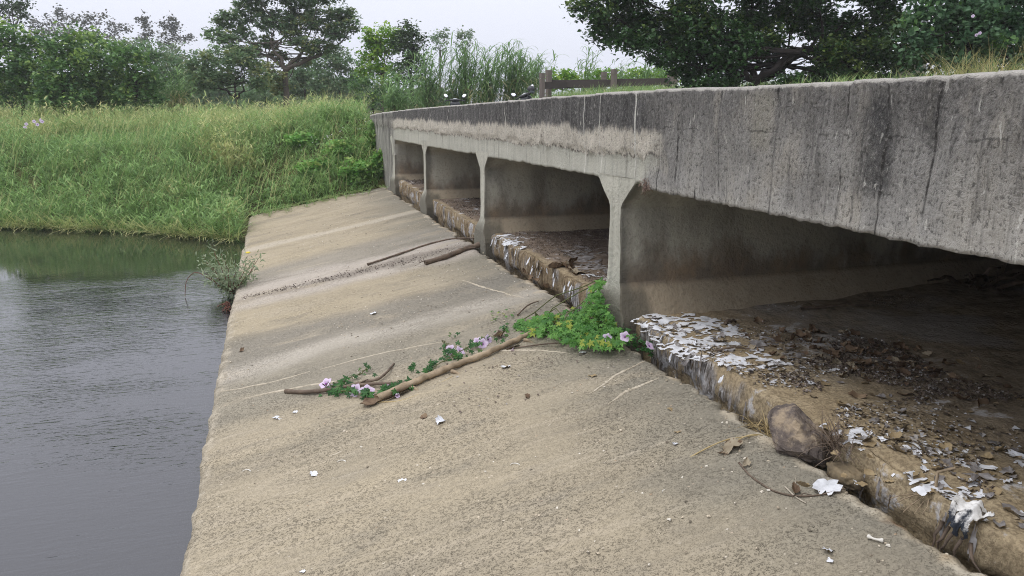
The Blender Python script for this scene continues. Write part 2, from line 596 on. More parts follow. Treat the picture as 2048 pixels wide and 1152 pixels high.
def mat_face():
    """parapet and beam face: dark weathered top, tan ragged band, smooth plaster, grey repaired near part"""
    n = NT('beam_concrete')
    x, y, z = n.xyz()
    streak = n.noise(n.scale(n.co, (1, 10, 0.9)), 1.4, 5, 0.65)
    wide = n.noise(n.scale(n.co, (1, 1.6, 0.5)), 1.1, 4, 0.6)
    fine = n.noise(n.co, 26, 4, 0.65)
    speck = n.noise(n.co, 60, 2, 0.5)
    dark = n.ramp(streak, [(0.3, (0.075, 0.072, 0.07)), (0.55, (0.14, 0.135, 0.13)), (0.8, (0.27, 0.26, 0.24))])
    tan = n.ramp(streak, [(0.27, (0.20, 0.185, 0.16)), (0.38, (0.60, 0.55, 0.465)), (0.7, (0.72, 0.665, 0.565))])
    plas = n.ramp(streak, [(0.28, (0.22, 0.21, 0.18)), (0.42, (0.46, 0.45, 0.385)), (0.7, (0.53, 0.515, 0.44))])
    ws = n.math('MULTIPLY', n.math('SUBTRACT', streak, 0.5), 0.42)
    ww = n.math('MULTIPLY', n.math('SUBTRACT', wide, 0.5), 0.22)
    zz = n.math('ADD', z, n.math('ADD', n.math('MULTIPLY', ws, 0.6), ww))
    far = n.mix(n.step(zz, -0.20, -0.12), tan, dark)
    # ragged seam where the upper pour stops
    sz = n.math('ADD', z, n.math('ADD', n.math('MULTIPLY', n.math('SUBTRACT', n.noise(n.scale(n.co, (1, 1, 0.1)), 6, 4, 0.7), 0.5), 0.13), ww))
    far = n.mix(n.step(sz, -0.405, -0.385), plas, far)
    seam = n.math('SUBTRACT', 1.0, n.step(n.math('ABSOLUTE', n.math('ADD', sz, 0.385)), 0.0, 0.03))
    far = n.mix(n.math('MULTIPLY', n.math('MULTIPLY', seam, n.step(fine, 0.42, 0.6)), 0.9), far, (0.07, 0.065, 0.055))
    # near, repaired part
    near = n.ramp(wide, [(0.3, (0.23, 0.22, 0.205)), (0.5, (0.33, 0.318, 0.295)), (0.72, (0.43, 0.405, 0.36))])
    near = n.mix(n.math('MULTIPLY', n.step(streak, 0.5, 0.75), 0.55), near, (0.12, 0.117, 0.112))
    top = n.step(n.math('ADD', z, n.math('ADD', ws, n.math('MULTIPLY', n.math('SUBTRACT', wide, 0.5), 0.5))), -0.30, 0.05)
    near = n.mix(n.math('MULTIPLY', top, 0.58), near, (0.11, 0.104, 0.10))
    blot = n.step(n.noise(n.scale(n.co, (1, 2.2, 0.9)), 1.7, 3), 0.60, 0.78)
    near = n.mix(n.math('MULTIPLY', blot, 0.5), near, (0.06, 0.06, 0.06))
    sv = n.noise(n.scale(n.co, (1, 22, 1.0)), 1.3, 5, 0.7)
    med_ = n.noise(n.scale(n.co, (1, 2.6, 1.5)), 1.4, 4, 0.6)
    near = n.mix(n.math('MULTIPLY', n.step(med_, 0.5, 0.66), 0.55), near, (0.44, 0.405, 0.345))
    near = n.mix(n.math('MULTIPLY', n.math('MULTIPLY', n.step(sv, 0.5, 0.64), n.step(med_, 0.42, 0.6)), 0.6), near, (0.11, 0.106, 0.10))
    near = n.mix(n.math('MULTIPLY', n.math('SUBTRACT', 1.0, n.step(sv, 0.34, 0.44)), 0.35), near, (0.46, 0.44, 0.40))

    def col_patch(yc, hw, z0, z1, c, amt, base, soft=0.05):
        d = n.math('ABSOLUTE', n.math('SUBTRACT', n.math('ADD', y, n.math('MULTIPLY', ws, 0.55 if soft > 0.06 else 0.12)), yc))
        m = n.math('SUBTRACT', 1.0, n.step(d, hw, hw + soft))
        m = n.math('MULTIPLY', m, n.step(n.math('ADD', z, ww), z0, z0 + 0.12))
        m = n.math('MULTIPLY', m, n.math('SUBTRACT', 1.0, n.step(n.math('ADD', z, ww), z1, z1 + 0.1)))
        return n.mix(n.math('MULTIPLY', m, amt), base, c)
    near = col_patch(4.33, 0.075, -0.28, 0.10, (0.34, 0.32, 0.27), 0.8, near)
    near = col_patch(3.32, 0.03, -0.50, 0.02, (0.05, 0.05, 0.052), 0.7, near, 0.16)
    near = col_patch(2.98, 0.01, -0.22, 0.10, (0.055, 0.055, 0.055), 0.5, near, 0.12)
    near = n.mix(n.math('MULTIPLY', n.step(z, -0.57, -0.63), 0.5), near, (0.42, 0.40, 0.36))
    # board joints and the horizontal day joint, dirt and groove shade painted in
    jy = n.math('ADD', n.math('DIVIDE', y, 0.31), n.math('MULTIPLY', ws, 0.25))
    jd = n.math('ABSOLUTE', n.math('SUBTRACT', n.math('FRACT', jy), 0.5))
    jm = n.math('MULTIPLY', n.math('SUBTRACT', 1.0, n.step(jd, 0.012, 0.045)), n.step(n.noise(n.scale(n.co, (1, 2.5, 1.6)), 1.7, 3, 0.6), 0.46, 0.6))
    near = n.mix(n.math('MULTIPLY', jm, 0.9), near, (0.045, 0.042, 0.04))
    cz = n.math('ABSOLUTE', n.math('ADD', n.math('ADD', z, 0.125), n.math('MULTIPLY', n.math('SUBTRACT', n.noise(n.scale(n.co, (1, 5, 5)), 1.5, 4, 0.6), 0.5), 0.07)))
    cm = n.math('MULTIPLY', n.math('SUBTRACT', 1.0, n.step(cz, 0.002, 0.009)), n.step(n.noise(n.scale(n.co, (1, 2.2, 1)), 1.3, 2), 0.48, 0.56))
    near = n.mix(n.math('MULTIPLY', cm, 0.6), near, (0.06, 0.057, 0.054))
    yb = n.math('ADD', y, n.math('ADD', n.math('MULTIPLY', n.math('SUBTRACT', wide, 0.5), 1.2), n.math('MULTIPLY', n.math('POWER', n.math('ADD', z, 0.27), 2.0), -3.0)))
    yb = n.math('ADD', yb, n.math('MULTIPLY', n.math('SUBTRACT', fine, 0.5), 0.3))
    col = n.mix(n.step(yb, 5.40, 5.85), near, far)
    # darker again at the far abutment
    col = n.mix(n.math('MULTIPLY', n.step(y, 19.9, 20.8), 0.85), col, n.ramp(streak, [(0.36, (0.045, 0.042, 0.038)), (0.5, (0.22, 0.21, 0.19)), (0.64, (0.38, 0.36, 0.32))]))
    # pits, pale flecks
    rough_m = n.math('MAXIMUM', n.step(sz, -0.42, -0.36), n.math('SUBTRACT', 1.0, n.step(yb, 5.55, 5.8)))
    g1 = n.noise(n.scale(n.co, (46, 46, 34)), 1.0, 4, 0.75)
    col = n.mix(n.math('MULTIPLY', n.math('SUBTRACT', 1.0, n.step(g1, 0.36, 0.48)), n.math('ADD', 0.10, n.math('MULTIPLY', rough_m, 0.52))), col, (0.042, 0.04, 0.038))
    col = n.mix(n.math('MULTIPLY', n.step(g1, 0.52, 0.68), n.math('MULTIPLY', rough_m, 0.5)), col, (0.42, 0.40, 0.37))
    fl = n.math('MULTIPLY', n.step(n.noise(n.scale(n.co, (1, 1.6, 0.55)), 13, 3, 0.6), 0.655, 0.69), n.step(wide, 0.36, 0.5))
    col = n.mix(n.math('MULTIPLY', fl, 0.8), col, (0.56, 0.54, 0.49))
    # pale run-off line down from a few cracks
    for yc in (6.92, 7.35, 6.18, 10.1):
        d = n.math('ABSOLUTE', n.math('SUBTRACT', n.math('ADD', y, n.math('MULTIPLY', ws, 0.03)), yc))
        col = n.mix(n.math('MULTIPLY', n.math('SUBTRACT', 1.0, n.step(d, 0.004, 0.014)), n.step(streak, 0.35, 0.5)), col, (0.66, 0.64, 0.58))
    # whitish lime on the very top edge
    col = n.mix(n.math('MULTIPLY', n.step(n.math('ADD', n.attr('tint'), n.math('MULTIPLY', n.math('SUBTRACT', fine, 0.5), 0.5)), 0.7, 0.95), 0.8), col, (0.55, 0.52, 0.47))
    h = n.math('ADD', n.math('MULTIPLY', g1, 1.1), n.math('ADD', n.math('MULTIPLY', streak, 0.5), n.math('MULTIPLY', speck, 0.25)))
    amt = n.step(n.math('SUBTRACT', z, 0), -0.5, -0.3)
    h = n.math('MULTIPLY', h, n.math('ADD', 0.45, n.math('MULTIPLY', amt, 0.55)))
    return n.done(col, 0.95, n.bump(h, 0.035, 0.9), spec=0.1)


def mat_pier():
    n = NT('pier_concrete')
    x, y, z = n.xyz()
    fine = n.noise(n.co, 22, 4, 0.65)
    med = n.noise(n.scale(n.co, (1, 1, 0.5)), 1.8, 5, 0.6)
    stk = n.noise(n.scale(n.co, (6, 6, 0.5)), 1.6, 4)
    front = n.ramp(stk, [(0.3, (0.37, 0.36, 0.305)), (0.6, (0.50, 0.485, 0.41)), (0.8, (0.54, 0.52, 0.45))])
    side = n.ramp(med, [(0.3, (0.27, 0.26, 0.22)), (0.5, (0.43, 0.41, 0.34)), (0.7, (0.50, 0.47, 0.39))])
    rust = n.math('MULTIPLY', n.math('SUBTRACT', 1.0, n.step(n.math('ADD', z, n.math('MULTIPLY', n.math('SUBTRACT', med, 0.5), 1.3)), -1.60, -1.25)), 0.75)
    side = n.mix(rust, side, n.ramp(n.noise(n.scale(n.co, (1, 1, 0.7)), 3.0, 5, 0.65), [(0.32, (0.075, 0.06, 0.048)), (0.52, (0.15, 0.105, 0.07)), (0.68, (0.24, 0.155, 0.085))]))
    foot = n.math('SUBTRACT', 1.0, n.step(z, -1.66, -1.60))
    side = n.mix(n.math('MULTIPLY', foot, 0.85), side, n.ramp(med, [(0.3, (0.34, 0.28, 0.20)), (0.7, (0.50, 0.43, 0.32))]))
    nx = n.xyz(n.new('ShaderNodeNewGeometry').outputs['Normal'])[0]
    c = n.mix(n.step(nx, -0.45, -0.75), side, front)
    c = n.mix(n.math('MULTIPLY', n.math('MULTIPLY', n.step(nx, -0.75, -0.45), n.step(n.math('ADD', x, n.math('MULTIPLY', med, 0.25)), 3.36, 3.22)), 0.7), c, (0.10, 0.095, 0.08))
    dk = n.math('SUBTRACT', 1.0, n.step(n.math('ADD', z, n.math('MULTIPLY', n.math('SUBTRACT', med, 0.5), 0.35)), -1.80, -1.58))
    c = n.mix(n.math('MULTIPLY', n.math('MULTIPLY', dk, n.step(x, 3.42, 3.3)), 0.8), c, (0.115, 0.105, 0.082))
    c = n.mix(n.math('MULTIPLY', n.step(fine, 0.5, 0.75), 0.4), c, (0.09, 0.08, 0.065))
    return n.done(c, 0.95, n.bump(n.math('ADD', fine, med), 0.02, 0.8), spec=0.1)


def mat_sill():
    n = NT('sill_crust')
    x, y, z = n.xyz()
    fine = n.noise(n.co, 40, 3, 0.6)
    med = n.noise(n.co, 2.4, 5, 0.62)
    low = n.noise(n.co, 0.9, 3, 0.5)
    grn = n.noise(n.co, 9, 4, 0.65)
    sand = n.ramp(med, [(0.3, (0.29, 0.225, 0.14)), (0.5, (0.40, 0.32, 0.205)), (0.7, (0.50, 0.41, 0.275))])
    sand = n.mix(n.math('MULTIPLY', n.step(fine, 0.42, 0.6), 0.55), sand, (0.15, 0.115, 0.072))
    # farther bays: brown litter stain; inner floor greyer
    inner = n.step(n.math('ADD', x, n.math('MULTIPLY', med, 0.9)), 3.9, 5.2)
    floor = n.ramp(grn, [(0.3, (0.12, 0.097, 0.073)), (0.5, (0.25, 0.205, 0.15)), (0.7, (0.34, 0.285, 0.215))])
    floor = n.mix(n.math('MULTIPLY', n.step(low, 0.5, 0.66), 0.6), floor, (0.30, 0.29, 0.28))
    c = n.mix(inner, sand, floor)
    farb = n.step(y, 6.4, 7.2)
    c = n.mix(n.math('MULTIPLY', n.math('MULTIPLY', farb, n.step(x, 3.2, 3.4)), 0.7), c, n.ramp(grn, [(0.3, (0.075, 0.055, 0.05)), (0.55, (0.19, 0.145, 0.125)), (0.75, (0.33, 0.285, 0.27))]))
    # vertical face: streaked dark and white peeling
    fs = n.noise(n.scale(n.co, (6, 5, 0.8)), 1.5, 4, 0.6)
    fg = n.noise(n.scale(n.co, (12, 26, 3.6)), 1.8, 5, 0.75)
    facem = n.step(x, 3.225, 3.19)
    grey = n.ramp(fg, [(0.38, (0.04, 0.036, 0.034)), (0.5, (0.26, 0.245, 0.235)), (0.64, (0.60, 0.59, 0.60))])
    block = n.ramp(fg, [(0.38, (0.055, 0.042, 0.033)), (0.5, (0.24, 0.175, 0.105)), (0.66, (0.44, 0.36, 0.25))])
    grey = n.mix(n.math('MULTIPLY', n.step(n.math('ADD', y, n.math('MULTIPLY', fs, 2.0)), 7.4, 8.0), n.step(n.noise(n.scale(n.co, (2, 2.2, 1)), 1.6, 2), 0.62, 0.5)), grey, block)
    greym = n.math('MULTIPLY', n.step(fs, 0.39, 0.43), n.step(n.math('ADD', y, n.math('MULTIPLY', fs, 1.2)), 5.0, 5.4))
    c = n.mix(n.math('MULTIPLY', n.math('MULTIPLY', facem, greym), 0.9), c, grey)
    c = n.mix(n.math('MULTIPLY', n.math('MULTIPLY', facem, n.math('SUBTRACT', 1.0, n.step(z, -2.3, -2.05))), 0.5), c, (0.11, 0.085, 0.055))
    # thin whitish bloom
    wm = n.math('MULTIPLY', n.step(n.math('ADD', n.math('MULTIPLY', med, 0.7), n.math('MULTIPLY', grn, 0.5)), 0.66, 0.74), n.math('SUBTRACT', 1.0, n.step(x, 4.0, 5.4)))
    c = n.mix(n.math('MULTIPLY', wm, 0.7), c, (0.62, 0.62, 0.64))
    h = n.math('ADD', n.math('MULTIPLY', fine, 0.5), n.math('ADD', grn, n.math('MULTIPLY', n.math('MULTIPLY', facem, fg), 1.2)))
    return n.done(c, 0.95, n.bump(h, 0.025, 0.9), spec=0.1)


def mat_water():
    n = NT('river_water')
    x, y, z = n.xyz()
    # wind ripples lie across the view; calmer near the apron in the foreground
    r1 = n.noise(n.scale(n.co, (2.8, 11.5, 1)), 1.5, 2, 0.5, 0.5)
    r2 = n.noise(n.scale(n.co, (5, 16, 1)), 2.0, 2, 0.5, 0.2)
    wind = n.step(n.math('ADD', y, n.math('MULTIPLY', n.noise(n.co, 0.35, 3), 5.0)), 5.0, 10.5)
    calm = n.math('SUBTRACT', 1.0, n.math('MULTIPLY', n.step(n.math('ADD', y, n.math('MULTIPLY', n.noise(n.co, 0.5, 2), 2.5)), 15.0, 17.0), 0.93))
    pat = n.step(n.noise(n.scale(n.co, (0.5, 0.9, 1)), 0.8, 3, 0.6), 0.36, 0.62)
    amt = n.math('MULTIPLY', n.math('MULTIPLY', n.math('ADD', 0.14, n.math('MULTIPLY', wind, 0.95)), n.math('ADD', 0.35, n.math('MULTIPLY', pat, 0.8))), calm)
    h = n.math('MULTIPLY', n.math('ADD', r1, n.math('MULTIPLY', r2, 0.45)), amt)
    return n.done((0.011, 0.010, 0.013), 0.02, n.bump(h, 0.020, 0.40), spec=1.0, ior=1.52)


def mat_ground():
    n = NT('soil')
    f = n.noise(n.co, 1.2, 5)
    g = n.noise(n.co, 14, 4)
    c = n.ramp(f, [(0.35, (0.075, 0.075, 0.03)), (0.6, (0.11, 0.12, 0.04)), (0.8, (0.16, 0.15, 0.06))])
    return n.done(n.mix(n.math('MULTIPLY', g, 0.4), c, (0.06, 0.045, 0.03)), 0.95, n.bump(g, 0.05), spec=0.1)


def mat_asphalt():
    n = NT('road_surface')
    f = n.noise(n.co, 60, 3)
    g = n.noise(n.co, 0.8, 4)
    return n.done(n.mix(f, n.mix(g, (0.16, 0.155, 0.145), (0.26, 0.25, 0.23)), (0.1, 0.1, 0.1)), 0.9, n.bump(f, 0.006), spec=0.2)


def mat_rock():
    n = NT('boulder')
    a = n.noise(n.co, 5, 6, 0.65)
    b = n.noise(n.co, 26, 4, 0.65)
    c = n.ramp(a, [(0.36, (0.07, 0.058, 0.054)), (0.5, (0.14, 0.115, 0.10)), (0.62, (0.34, 0.27, 0.19))])
    c = n.mix(n.math('MULTIPLY', n.step(b, 0.55, 0.7), 0.5), c, (0.42, 0.35, 0.26))
    return n.done(c, 0.9, n.bump(n.math('ADD', a, n.math('MULTIPLY', b, 0.5)), 0.02, 0.8), spec=0.15)


def mat_wood(name, a, b, c):
    n = NT(name)
    tcn = n.new('ShaderNodeTexCoord').outputs['Object']
    f = n.noise(n.scale(n.co, (14, 34, 34)), 1.0, 4, 0.65)
    g = n.noise(n.co, 7, 5, 0.65)
    col = n.ramp(g, [(0.3, a), (0.55, b), (0.75, c)])
    col = n.mix(n.math('MULTIPLY', n.step(f, 0.5, 0.8), 0.5), col, tuple(v * 0.45 for v in a))
    return n.done(col, 0.8, n.bump(f, 0.006), spec=0.2)


def mat_flake(name, a, b, c, sc=14):
    n = NT(name)
    f = n.noise(n.co, sc, 4, 0.6)
    r = n.obj_random()
    col = n.ramp(f, [(0.3, a), (0.5, b), (0.72, c)])
    col = n.mix(n.math('MULTIPLY', r, 0.35), col, a)
    return n.done(col, 0.9, n.bump(f, 0.006), spec=0.15)


M = {}
M['apron'], M['face'], M['pier'], M['sill'], M['water'] = mat_apron(), mat_face(), mat_pier(), mat_sill(), mat_water()
M['ground'], M['road'], M['rock'] = mat_ground(), mat_asphalt(), mat_rock()
M['mortar'] = mat_flake('pale_mortar', (0.36, 0.31, 0.235), (0.50, 0.44, 0.34), (0.58, 0.52, 0.42), 9)
M['crust'] = mat_flake('white_crust', (0.50, 0.51, 0.53), (0.74, 0.75, 0.78), (0.84, 0.85, 0.87), 16)
M['under'] = mat_flake('crust_underside', (0.10, 0.08, 0.06), (0.24, 0.19, 0.12), (0.36, 0.28, 0.17), 12)
M['greycrust'] = mat_flake('grey_crust', (0.12, 0.105, 0.095), (0.25, 0.23, 0.22), (0.45, 0.44, 0.44), 16)
M['tan'] = mat_flake('tan_mud', (0.20, 0.145, 0.08), (0.34, 0.26, 0.15), (0.44, 0.35, 0.21), 18)
M['dryleaf'] = mat_flake('dry_leaf', (0.07, 0.045, 0.03), (0.17, 0.115, 0.075), (0.30, 0.22, 0.14), 10)
M['palelitter'] = mat_flake('pale_leaf', (0.22, 0.18, 0.125), (0.33, 0.28, 0.20), (0.42, 0.37, 0.28), 10)
M['bamboo'] = mat_wood('dry_stalk', (0.20, 0.155, 0.10), (0.36, 0.28, 0.19), (0.47, 0.38, 0.27))
M['twig'] = mat_wood('dead_twig', (0.085, 0.065, 0.05), (0.16, 0.12, 0.09), (0.27, 0.21, 0.16))
M['palewood'] = mat_wood('bleached_twig', (0.3, 0.26, 0.2), (0.45, 0.4, 0.32), (0.6, 0.55, 0.46))
M['straw'] = mat_wood('straw', (0.30, 0.22, 0.11), (0.45, 0.35, 0.18), (0.55, 0.45, 0.26))
M['bone'] = plain('bone_white', (0.72, 0.69, 0.62), 0.6)
M['vine'] = leaf_mat('vine_leaf', (0.045, 0.15, 0.028), (0.165, 0.35, 0.075), (0.42, 0.40, 0.06), 0.04, 0.3)
M['vine2'] = leaf_mat('vine_leaf_dark', (0.02, 0.075, 0.022), (0.06, 0.17, 0.04), (0.10, 0.16, 0.05), 0.15, 0.25)
M['stem'] = plain('vine_stem', (0.12, 0.13, 0.05), 0.8)
M['petal'] = leaf_mat('flower_petal', (0.62, 0.42, 0.70), (0.76, 0.58, 0.82), (0.80, 0.66, 0.86), 0.3, 0.35, 0.6)
M['throat'] = plain('flower_throat', (0.22, 0.06, 0.26), 0.7)
M['grass'] = leaf_mat('bank_grass', (0.05, 0.125, 0.035), (0.26, 0.40, 0.135), (0.54, 0.51, 0.24), 0.36, 0.3, 0.6, 0.2)
M['weeds'] = leaf_mat('broad_weed', (0.06, 0.19, 0.035), (0.22, 0.43, 0.10), (0.34, 0.40, 0.12), 0.2, 0.3)
M['eleph'] = leaf_mat('elephant_grass', (0.05, 0.13, 0.04), (0.24, 0.38, 0.14), (0.46, 0.38, 0.21), 0.25, 0.3, 0.55)
M['drygrass'] = leaf_mat('dry_grass', (0.10, 0.13, 0.04), (0.30, 0.31, 0.12), (0.5, 0.42, 0.22), 0.4, 0.3, 0.7)
M['ficus'] = leaf_mat('ficus_leaf', (0.011, 0.034, 0.011), (0.058, 0.135, 0.038), (0.17, 0.23, 0.05), 0.15, 0.16, 0.4, 0.35)
M['acacia'] = leaf_mat('acacia_leaf', (0.045, 0.10, 0.048), (0.19, 0.29, 0.14), (0.30, 0.31, 0.11), 0.2, 0.25)
M['bush'] = leaf_mat('bush_leaf', (0.03, 0.085, 0.03), (0.13, 0.25, 0.075), (0.27, 0.38, 0.09), 0.22, 0.22)
M['bush2'] = leaf_mat('bluish_bush_leaf', (0.06, 0.13, 0.06), (0.17, 0.27, 0.125), (0.21, 0.23, 0.12), 0.2, 0.28)
M['bright'] = leaf_mat('bright_leaf', (0.07, 0.18, 0.02), (0.19, 0.37, 0.04), (0.33, 0.44, 0.06), 0.3, 0.32)
M['dark'] = leaf_mat('dark_tree_leaf', (0.018, 0.045, 0.018), (0.055, 0.10, 0.035), (0.10, 0.16, 0.04), 0.15, 0.2)
M['euc'] = leaf_mat('distant_leaf', (0.055, 0.065, 0.055), (0.12, 0.125, 0.11), (0.15, 0.14, 0.11), 0.2, 0.2)
M['vinetree'] = leaf_mat('round_leaf', (0.02, 0.07, 0.028), (0.11, 0.20, 0.10), (0.17, 0.32, 0.06), 0.15, 0.25)
M['shrub'] = leaf_mat('willowy_leaf', (0.16, 0.23, 0.12), (0.38, 0.44, 0.29), (0.4, 0.36, 0.18), 0.12, 0.3)
M['bark'] = bark_mat('bark', (0.055, 0.045, 0.038), (0.14, 0.115, 0.095))
M['barkd'] = bark_mat('dark_bark', (0.014, 0.012, 0.011), (0.035, 0.028, 0.025))
M['barkr'] = bark_mat('red_stem', (0.10, 0.04, 0.03), (0.2, 0.10, 0.07))
M['post'] = plain('old_post', (0.19, 0.16, 0.14), 0.9, 0.1)
M['rail'] = plain('dark_rail', (0.065, 0.055, 0.05), 0.9, 0.1)
M['plastic'] = plain('black_plastic', (0.015, 0.015, 0.018), 0.4, 0.5)
M['paint'] = plain('dark_paint', (0.03, 0.033, 0.04), 0.25, 0.5, coat=0.5)
M['mirror'] = plain('mirror_glass', (0.9, 0.9, 0.92), 0.08, 0.5, metallic=1.0)
M['chrome'] = plain('metal', (0.55, 0.56, 0.58), 0.3, 0.5, metallic=1.0)
M['tyre'] = plain('tyre', (0.02, 0.02, 0.02), 0.9)
M['redlens'] = plain('red_lens', (0.4, 0.02, 0.02), 0.2, 0.5)
M['glassy'] = plain('clear_lens', (0.75, 0.77, 0.8), 0.12, 0.6)
M['visor'] = plain('visor', (0.22, 0.24, 0.27), 0.08, 0.7)
M['yellow'] = plain('yellow_petal', (0.8, 0.62, 0.05), 0.6)
M['white'] = plain('white_petal', (0.8, 0.8, 0.78), 0.6)
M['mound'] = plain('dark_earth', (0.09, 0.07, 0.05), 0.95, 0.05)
M['nest'] = mat_flake('pinkish_debris', (0.16, 0.11, 0.09), (0.3, 0.22, 0.18), (0.42, 0.33, 0.28), 20)

# ------------------------------------------------------------------ terrain
WATER_Z = -2.95


def shore(X):
    return np.interp(X, [-80, -30, -7, -3.7, -0.9, 3], [44, 32, 22.7, 21.0, 18.6, 18.4])


def road_z(Y):
    return -0.30 - 0.32 * smooth(23, 29, Y) - 0.25 * smooth(28, 45, Y)


def terrain(X, Y):
    X, Y = np.broadcast_arrays(np.asarray(X, float), np.asarray(Y, float))
    s = Y - shore(X)
    toe = np.maximum(s - 3.2, -6)
    toe = s + (toe - s) * smooth(-3.2, -0.4, X)
    toe = np.where((X < -0.72), np.maximum(toe, np.minimum(s, 1.2)), toe)
    z = -3.25 + 0.35 * smooth(-1.5, 0.4, toe) + 1.75 * smooth(0, 6.0, toe) + 0.65 * smooth(4.5, 13, toe)
    z = z + 0.30 * smooth(12, 40, toe)
    z = z + 0.75 * np.exp(-(((X - 1.7) / 2.2) ** 2 + ((Y - 28.0) / 3.0) ** 2))
    z = z - 0.6 * np.exp(-((s + 6) / 4.0) ** 2) * (X < -1)
    ap = smooth(-1.0, -0.3, X) * (1 - smooth(8.6, 9.2, X))
    zw = -2.86 + (X + 0.74) * 0.187 + (0.25 + 0.16 * np.clip(X, 0, 3)) * np.clip(Y - 21.8, 0, 4.5) * 0.9
    z = np.where(Y > 20, np.maximum(z, z * (1 - ap) + np.minimum(zw, -0.25) * ap), z)
    # embankment to the right of the road
    e = smooth(8.7, 9.6, X)
    zr = 0.15 + 0.35 * smooth(9.2, 12, X) + 0.2 * smooth(12, 20, X)
    z = z * (1 - e) + zr * e
    # road corridor
    road = smooth(3.13, 3.32, X) * (1 - smooth(8.6, 9.4, X)) * smooth(20.2, 20.9, Y)
    z = z * (1 - road) + (road_z(Y) - 0.06) * road
    # river bed under bridge and apron
    under = (X > -1.6) & (X < 8.85) & (Y < 20.6) & (Y > -2.5)
    z = np.where(under & (X > 2.8), -2.75, z)
    z = np.where((X > -0.7) & (X <= 2.8) & (Y < 21.8), np.minimum(z, -3.3), z)
    # near bank, behind the viewpoint
    nb = 1 - smooth(-6.0, -3.0, Y)
    z = z * (1 - nb) + np.where((X > 3.2) & (X < 8.7), -0.36, -1.2) * nb
    z = z + 0.06 * fbm(p3(X * 0.5, Y * 0.5, 0), 3, 5) * (z > -2.9)
    return z


def on_terrain(px, py):
    d = ray(px, py)
    t = np.arange(6, 70, 0.05)
    Q = d[None] * t[:, None]
    hit = np.nonzero(Q[:, 2] < terrain(Q[:, 0], Q[:, 1]))[0]
    return Q[hit[0]] if len(hit) else Q[-1]


xs = np.unique(np.concatenate([np.linspace(-320, -40, 29), np.linspace(-40, -14, 40), np.arange(-14, 15, 0.3), np.arange(2.5, 3.7, 0.06), np.linspace(15, 40, 40), np.linspace(40, 320, 29)]))
ys = np.unique(np.concatenate([np.linspace(-160, -10, 20), np.arange(-10, 34, 0.3), np.arange(19.9, 22.3, 0.1), np.linspace(34, 70, 60), np.linspace(70, 420, 40)]))
XX, YY = np.meshgrid(xs, ys, indexing='ij')
mb = MB()
mb.add(p3(XX, YY, terrain(XX, YY)).reshape(-1, 3), grid_faces(len(xs), len(ys))[:, ::-1])
tag(mb.build('ground', M['ground']), kind='structure')

mb = MB()
wx, wy = np.linspace(-90, 3.4, 40), np.linspace(-8, 60, 40)
WX, WY = np.meshgrid(wx, wy, indexing='ij')
mb.add(p3(WX, WY, WATER_Z).reshape(-1, 3), grid_faces(40, 40)[:, ::-1])
tag(mb.build('water', M['water']), kind='structure')

# road over the bridge
mb = MB()
ry = np.arange(-30, 120, 1.0)
rx = np.array([3.44, 5, 6, 7, 8.56])
RX, RY = np.meshgrid(rx, ry, indexing='ij')
mb.add(p3(RX, RY, road_z(RY) + 0.004 + 0.03 * (1 - ((RX - 6) / 2.6) ** 2)).reshape(-1, 3), grid_faces(len(rx), len(ry))[:, ::-1])
tag(mb.build('road', M['road']), kind='structure')

# ------------------------------------------------------------------ sloping apron slab
AX0, AX1, AZ0, AZ1 = -0.74, 3.05, -2.80, -2.09
ASLOPE = (AZ1 - AZ0) / (AX1 - AX0)


def apron_z(x):
    return AZ0 + (np.asarray(x) - AX0) * ASLOPE


def apron_h(x, y):
    x, y = np.asarray(x, float), np.asarray(y, float)
    return apron_z(x) + 0.012 * fbm(p3(x * 0.8, y * 1.3, 0), 4, 2) + 0.006 * fbm(p3(x * 6, y * 9, 0), 2, 12)


def on_apron(px, py):
    d = ray(px, py)
    # z = AZ0 + (x-AX0)*ASLOPE
    t = (AZ0 - AX0 * ASLOPE) / (d[2] - ASLOPE * d[0])
    return d * t


def apron_left(y):
    return AX0 + 0.016 * fbm(p3(y * 1.1, 0, 3), 2, 21) + 0.016 * fbm(p3(y * 6, 0, 0), 3, 3)


def apron_right(y):
    return AX1 - 0.03 + 0.035 * fbm(p3(y * 1.6, 0, 9), 3, 31) + 0.018 * vnoise(p3(y * 9, 2, 0), 5) + 0.022 * fbm(p3(y * 17, 2, 4), 3, 15)


ay = np.concatenate([np.arange(-3, 1.5, 0.06), np.arange(1.5, 9, 0.028), np.arange(9, 22.0, 0.055)])
nu = 84
t = np.linspace(0, 1, nu)
L, R_ = apron_left(ay), apron_right(ay)
AXX = L[:, None] + (R_ - L)[:, None] * t[None]
AYY = np.repeat(ay[:, None], nu, 1)
AZZ = apron_z(AXX) + 0.012 * fbm(p3(AXX * 0.8, AYY * 1.3, 0), 4, 2) + 0.006 * fbm(p3(AXX * 6, AYY * 9, 0), 2, 12)
edge = np.minimum(AXX - L[:, None], (R_[:, None] - AXX))
AZZ -= 0.03 * np.exp(-edge / 0.025)
top = p3(AXX, AYY, AZZ)
lft = top[:, :1] + np.array([-0.01, 0, -0.2]) + p3(0.03 * fbm(p3(ay * 3, 0, 0), 2, 8), 0 * ay, 0 * ay)[:, None]
lft2 = top[:, :1] * np.array([1, 1, 0]) + np.array([0.02, 0, -3.7])
rgt = top[:, -1:] + np.array([0.0, 0, -0.12]) + p3(-0.02 + 0.03 * fbm(p3(ay * 4, 5, 0), 2, 9), 0 * ay, 0 * ay)[:, None]
rgt2 = top[:, -1:] * np.array([1, 1, 0]) + np.array([-0.03, 0, -2.95])
sec = np.concatenate([lft2, lft, top, rgt, rgt2], 1)
mb = MB()
mb.add(sec.reshape(-1, 3), grid_faces(sec.shape[0], sec.shape[1])[:, ::-1])
e0 = sec[-1]
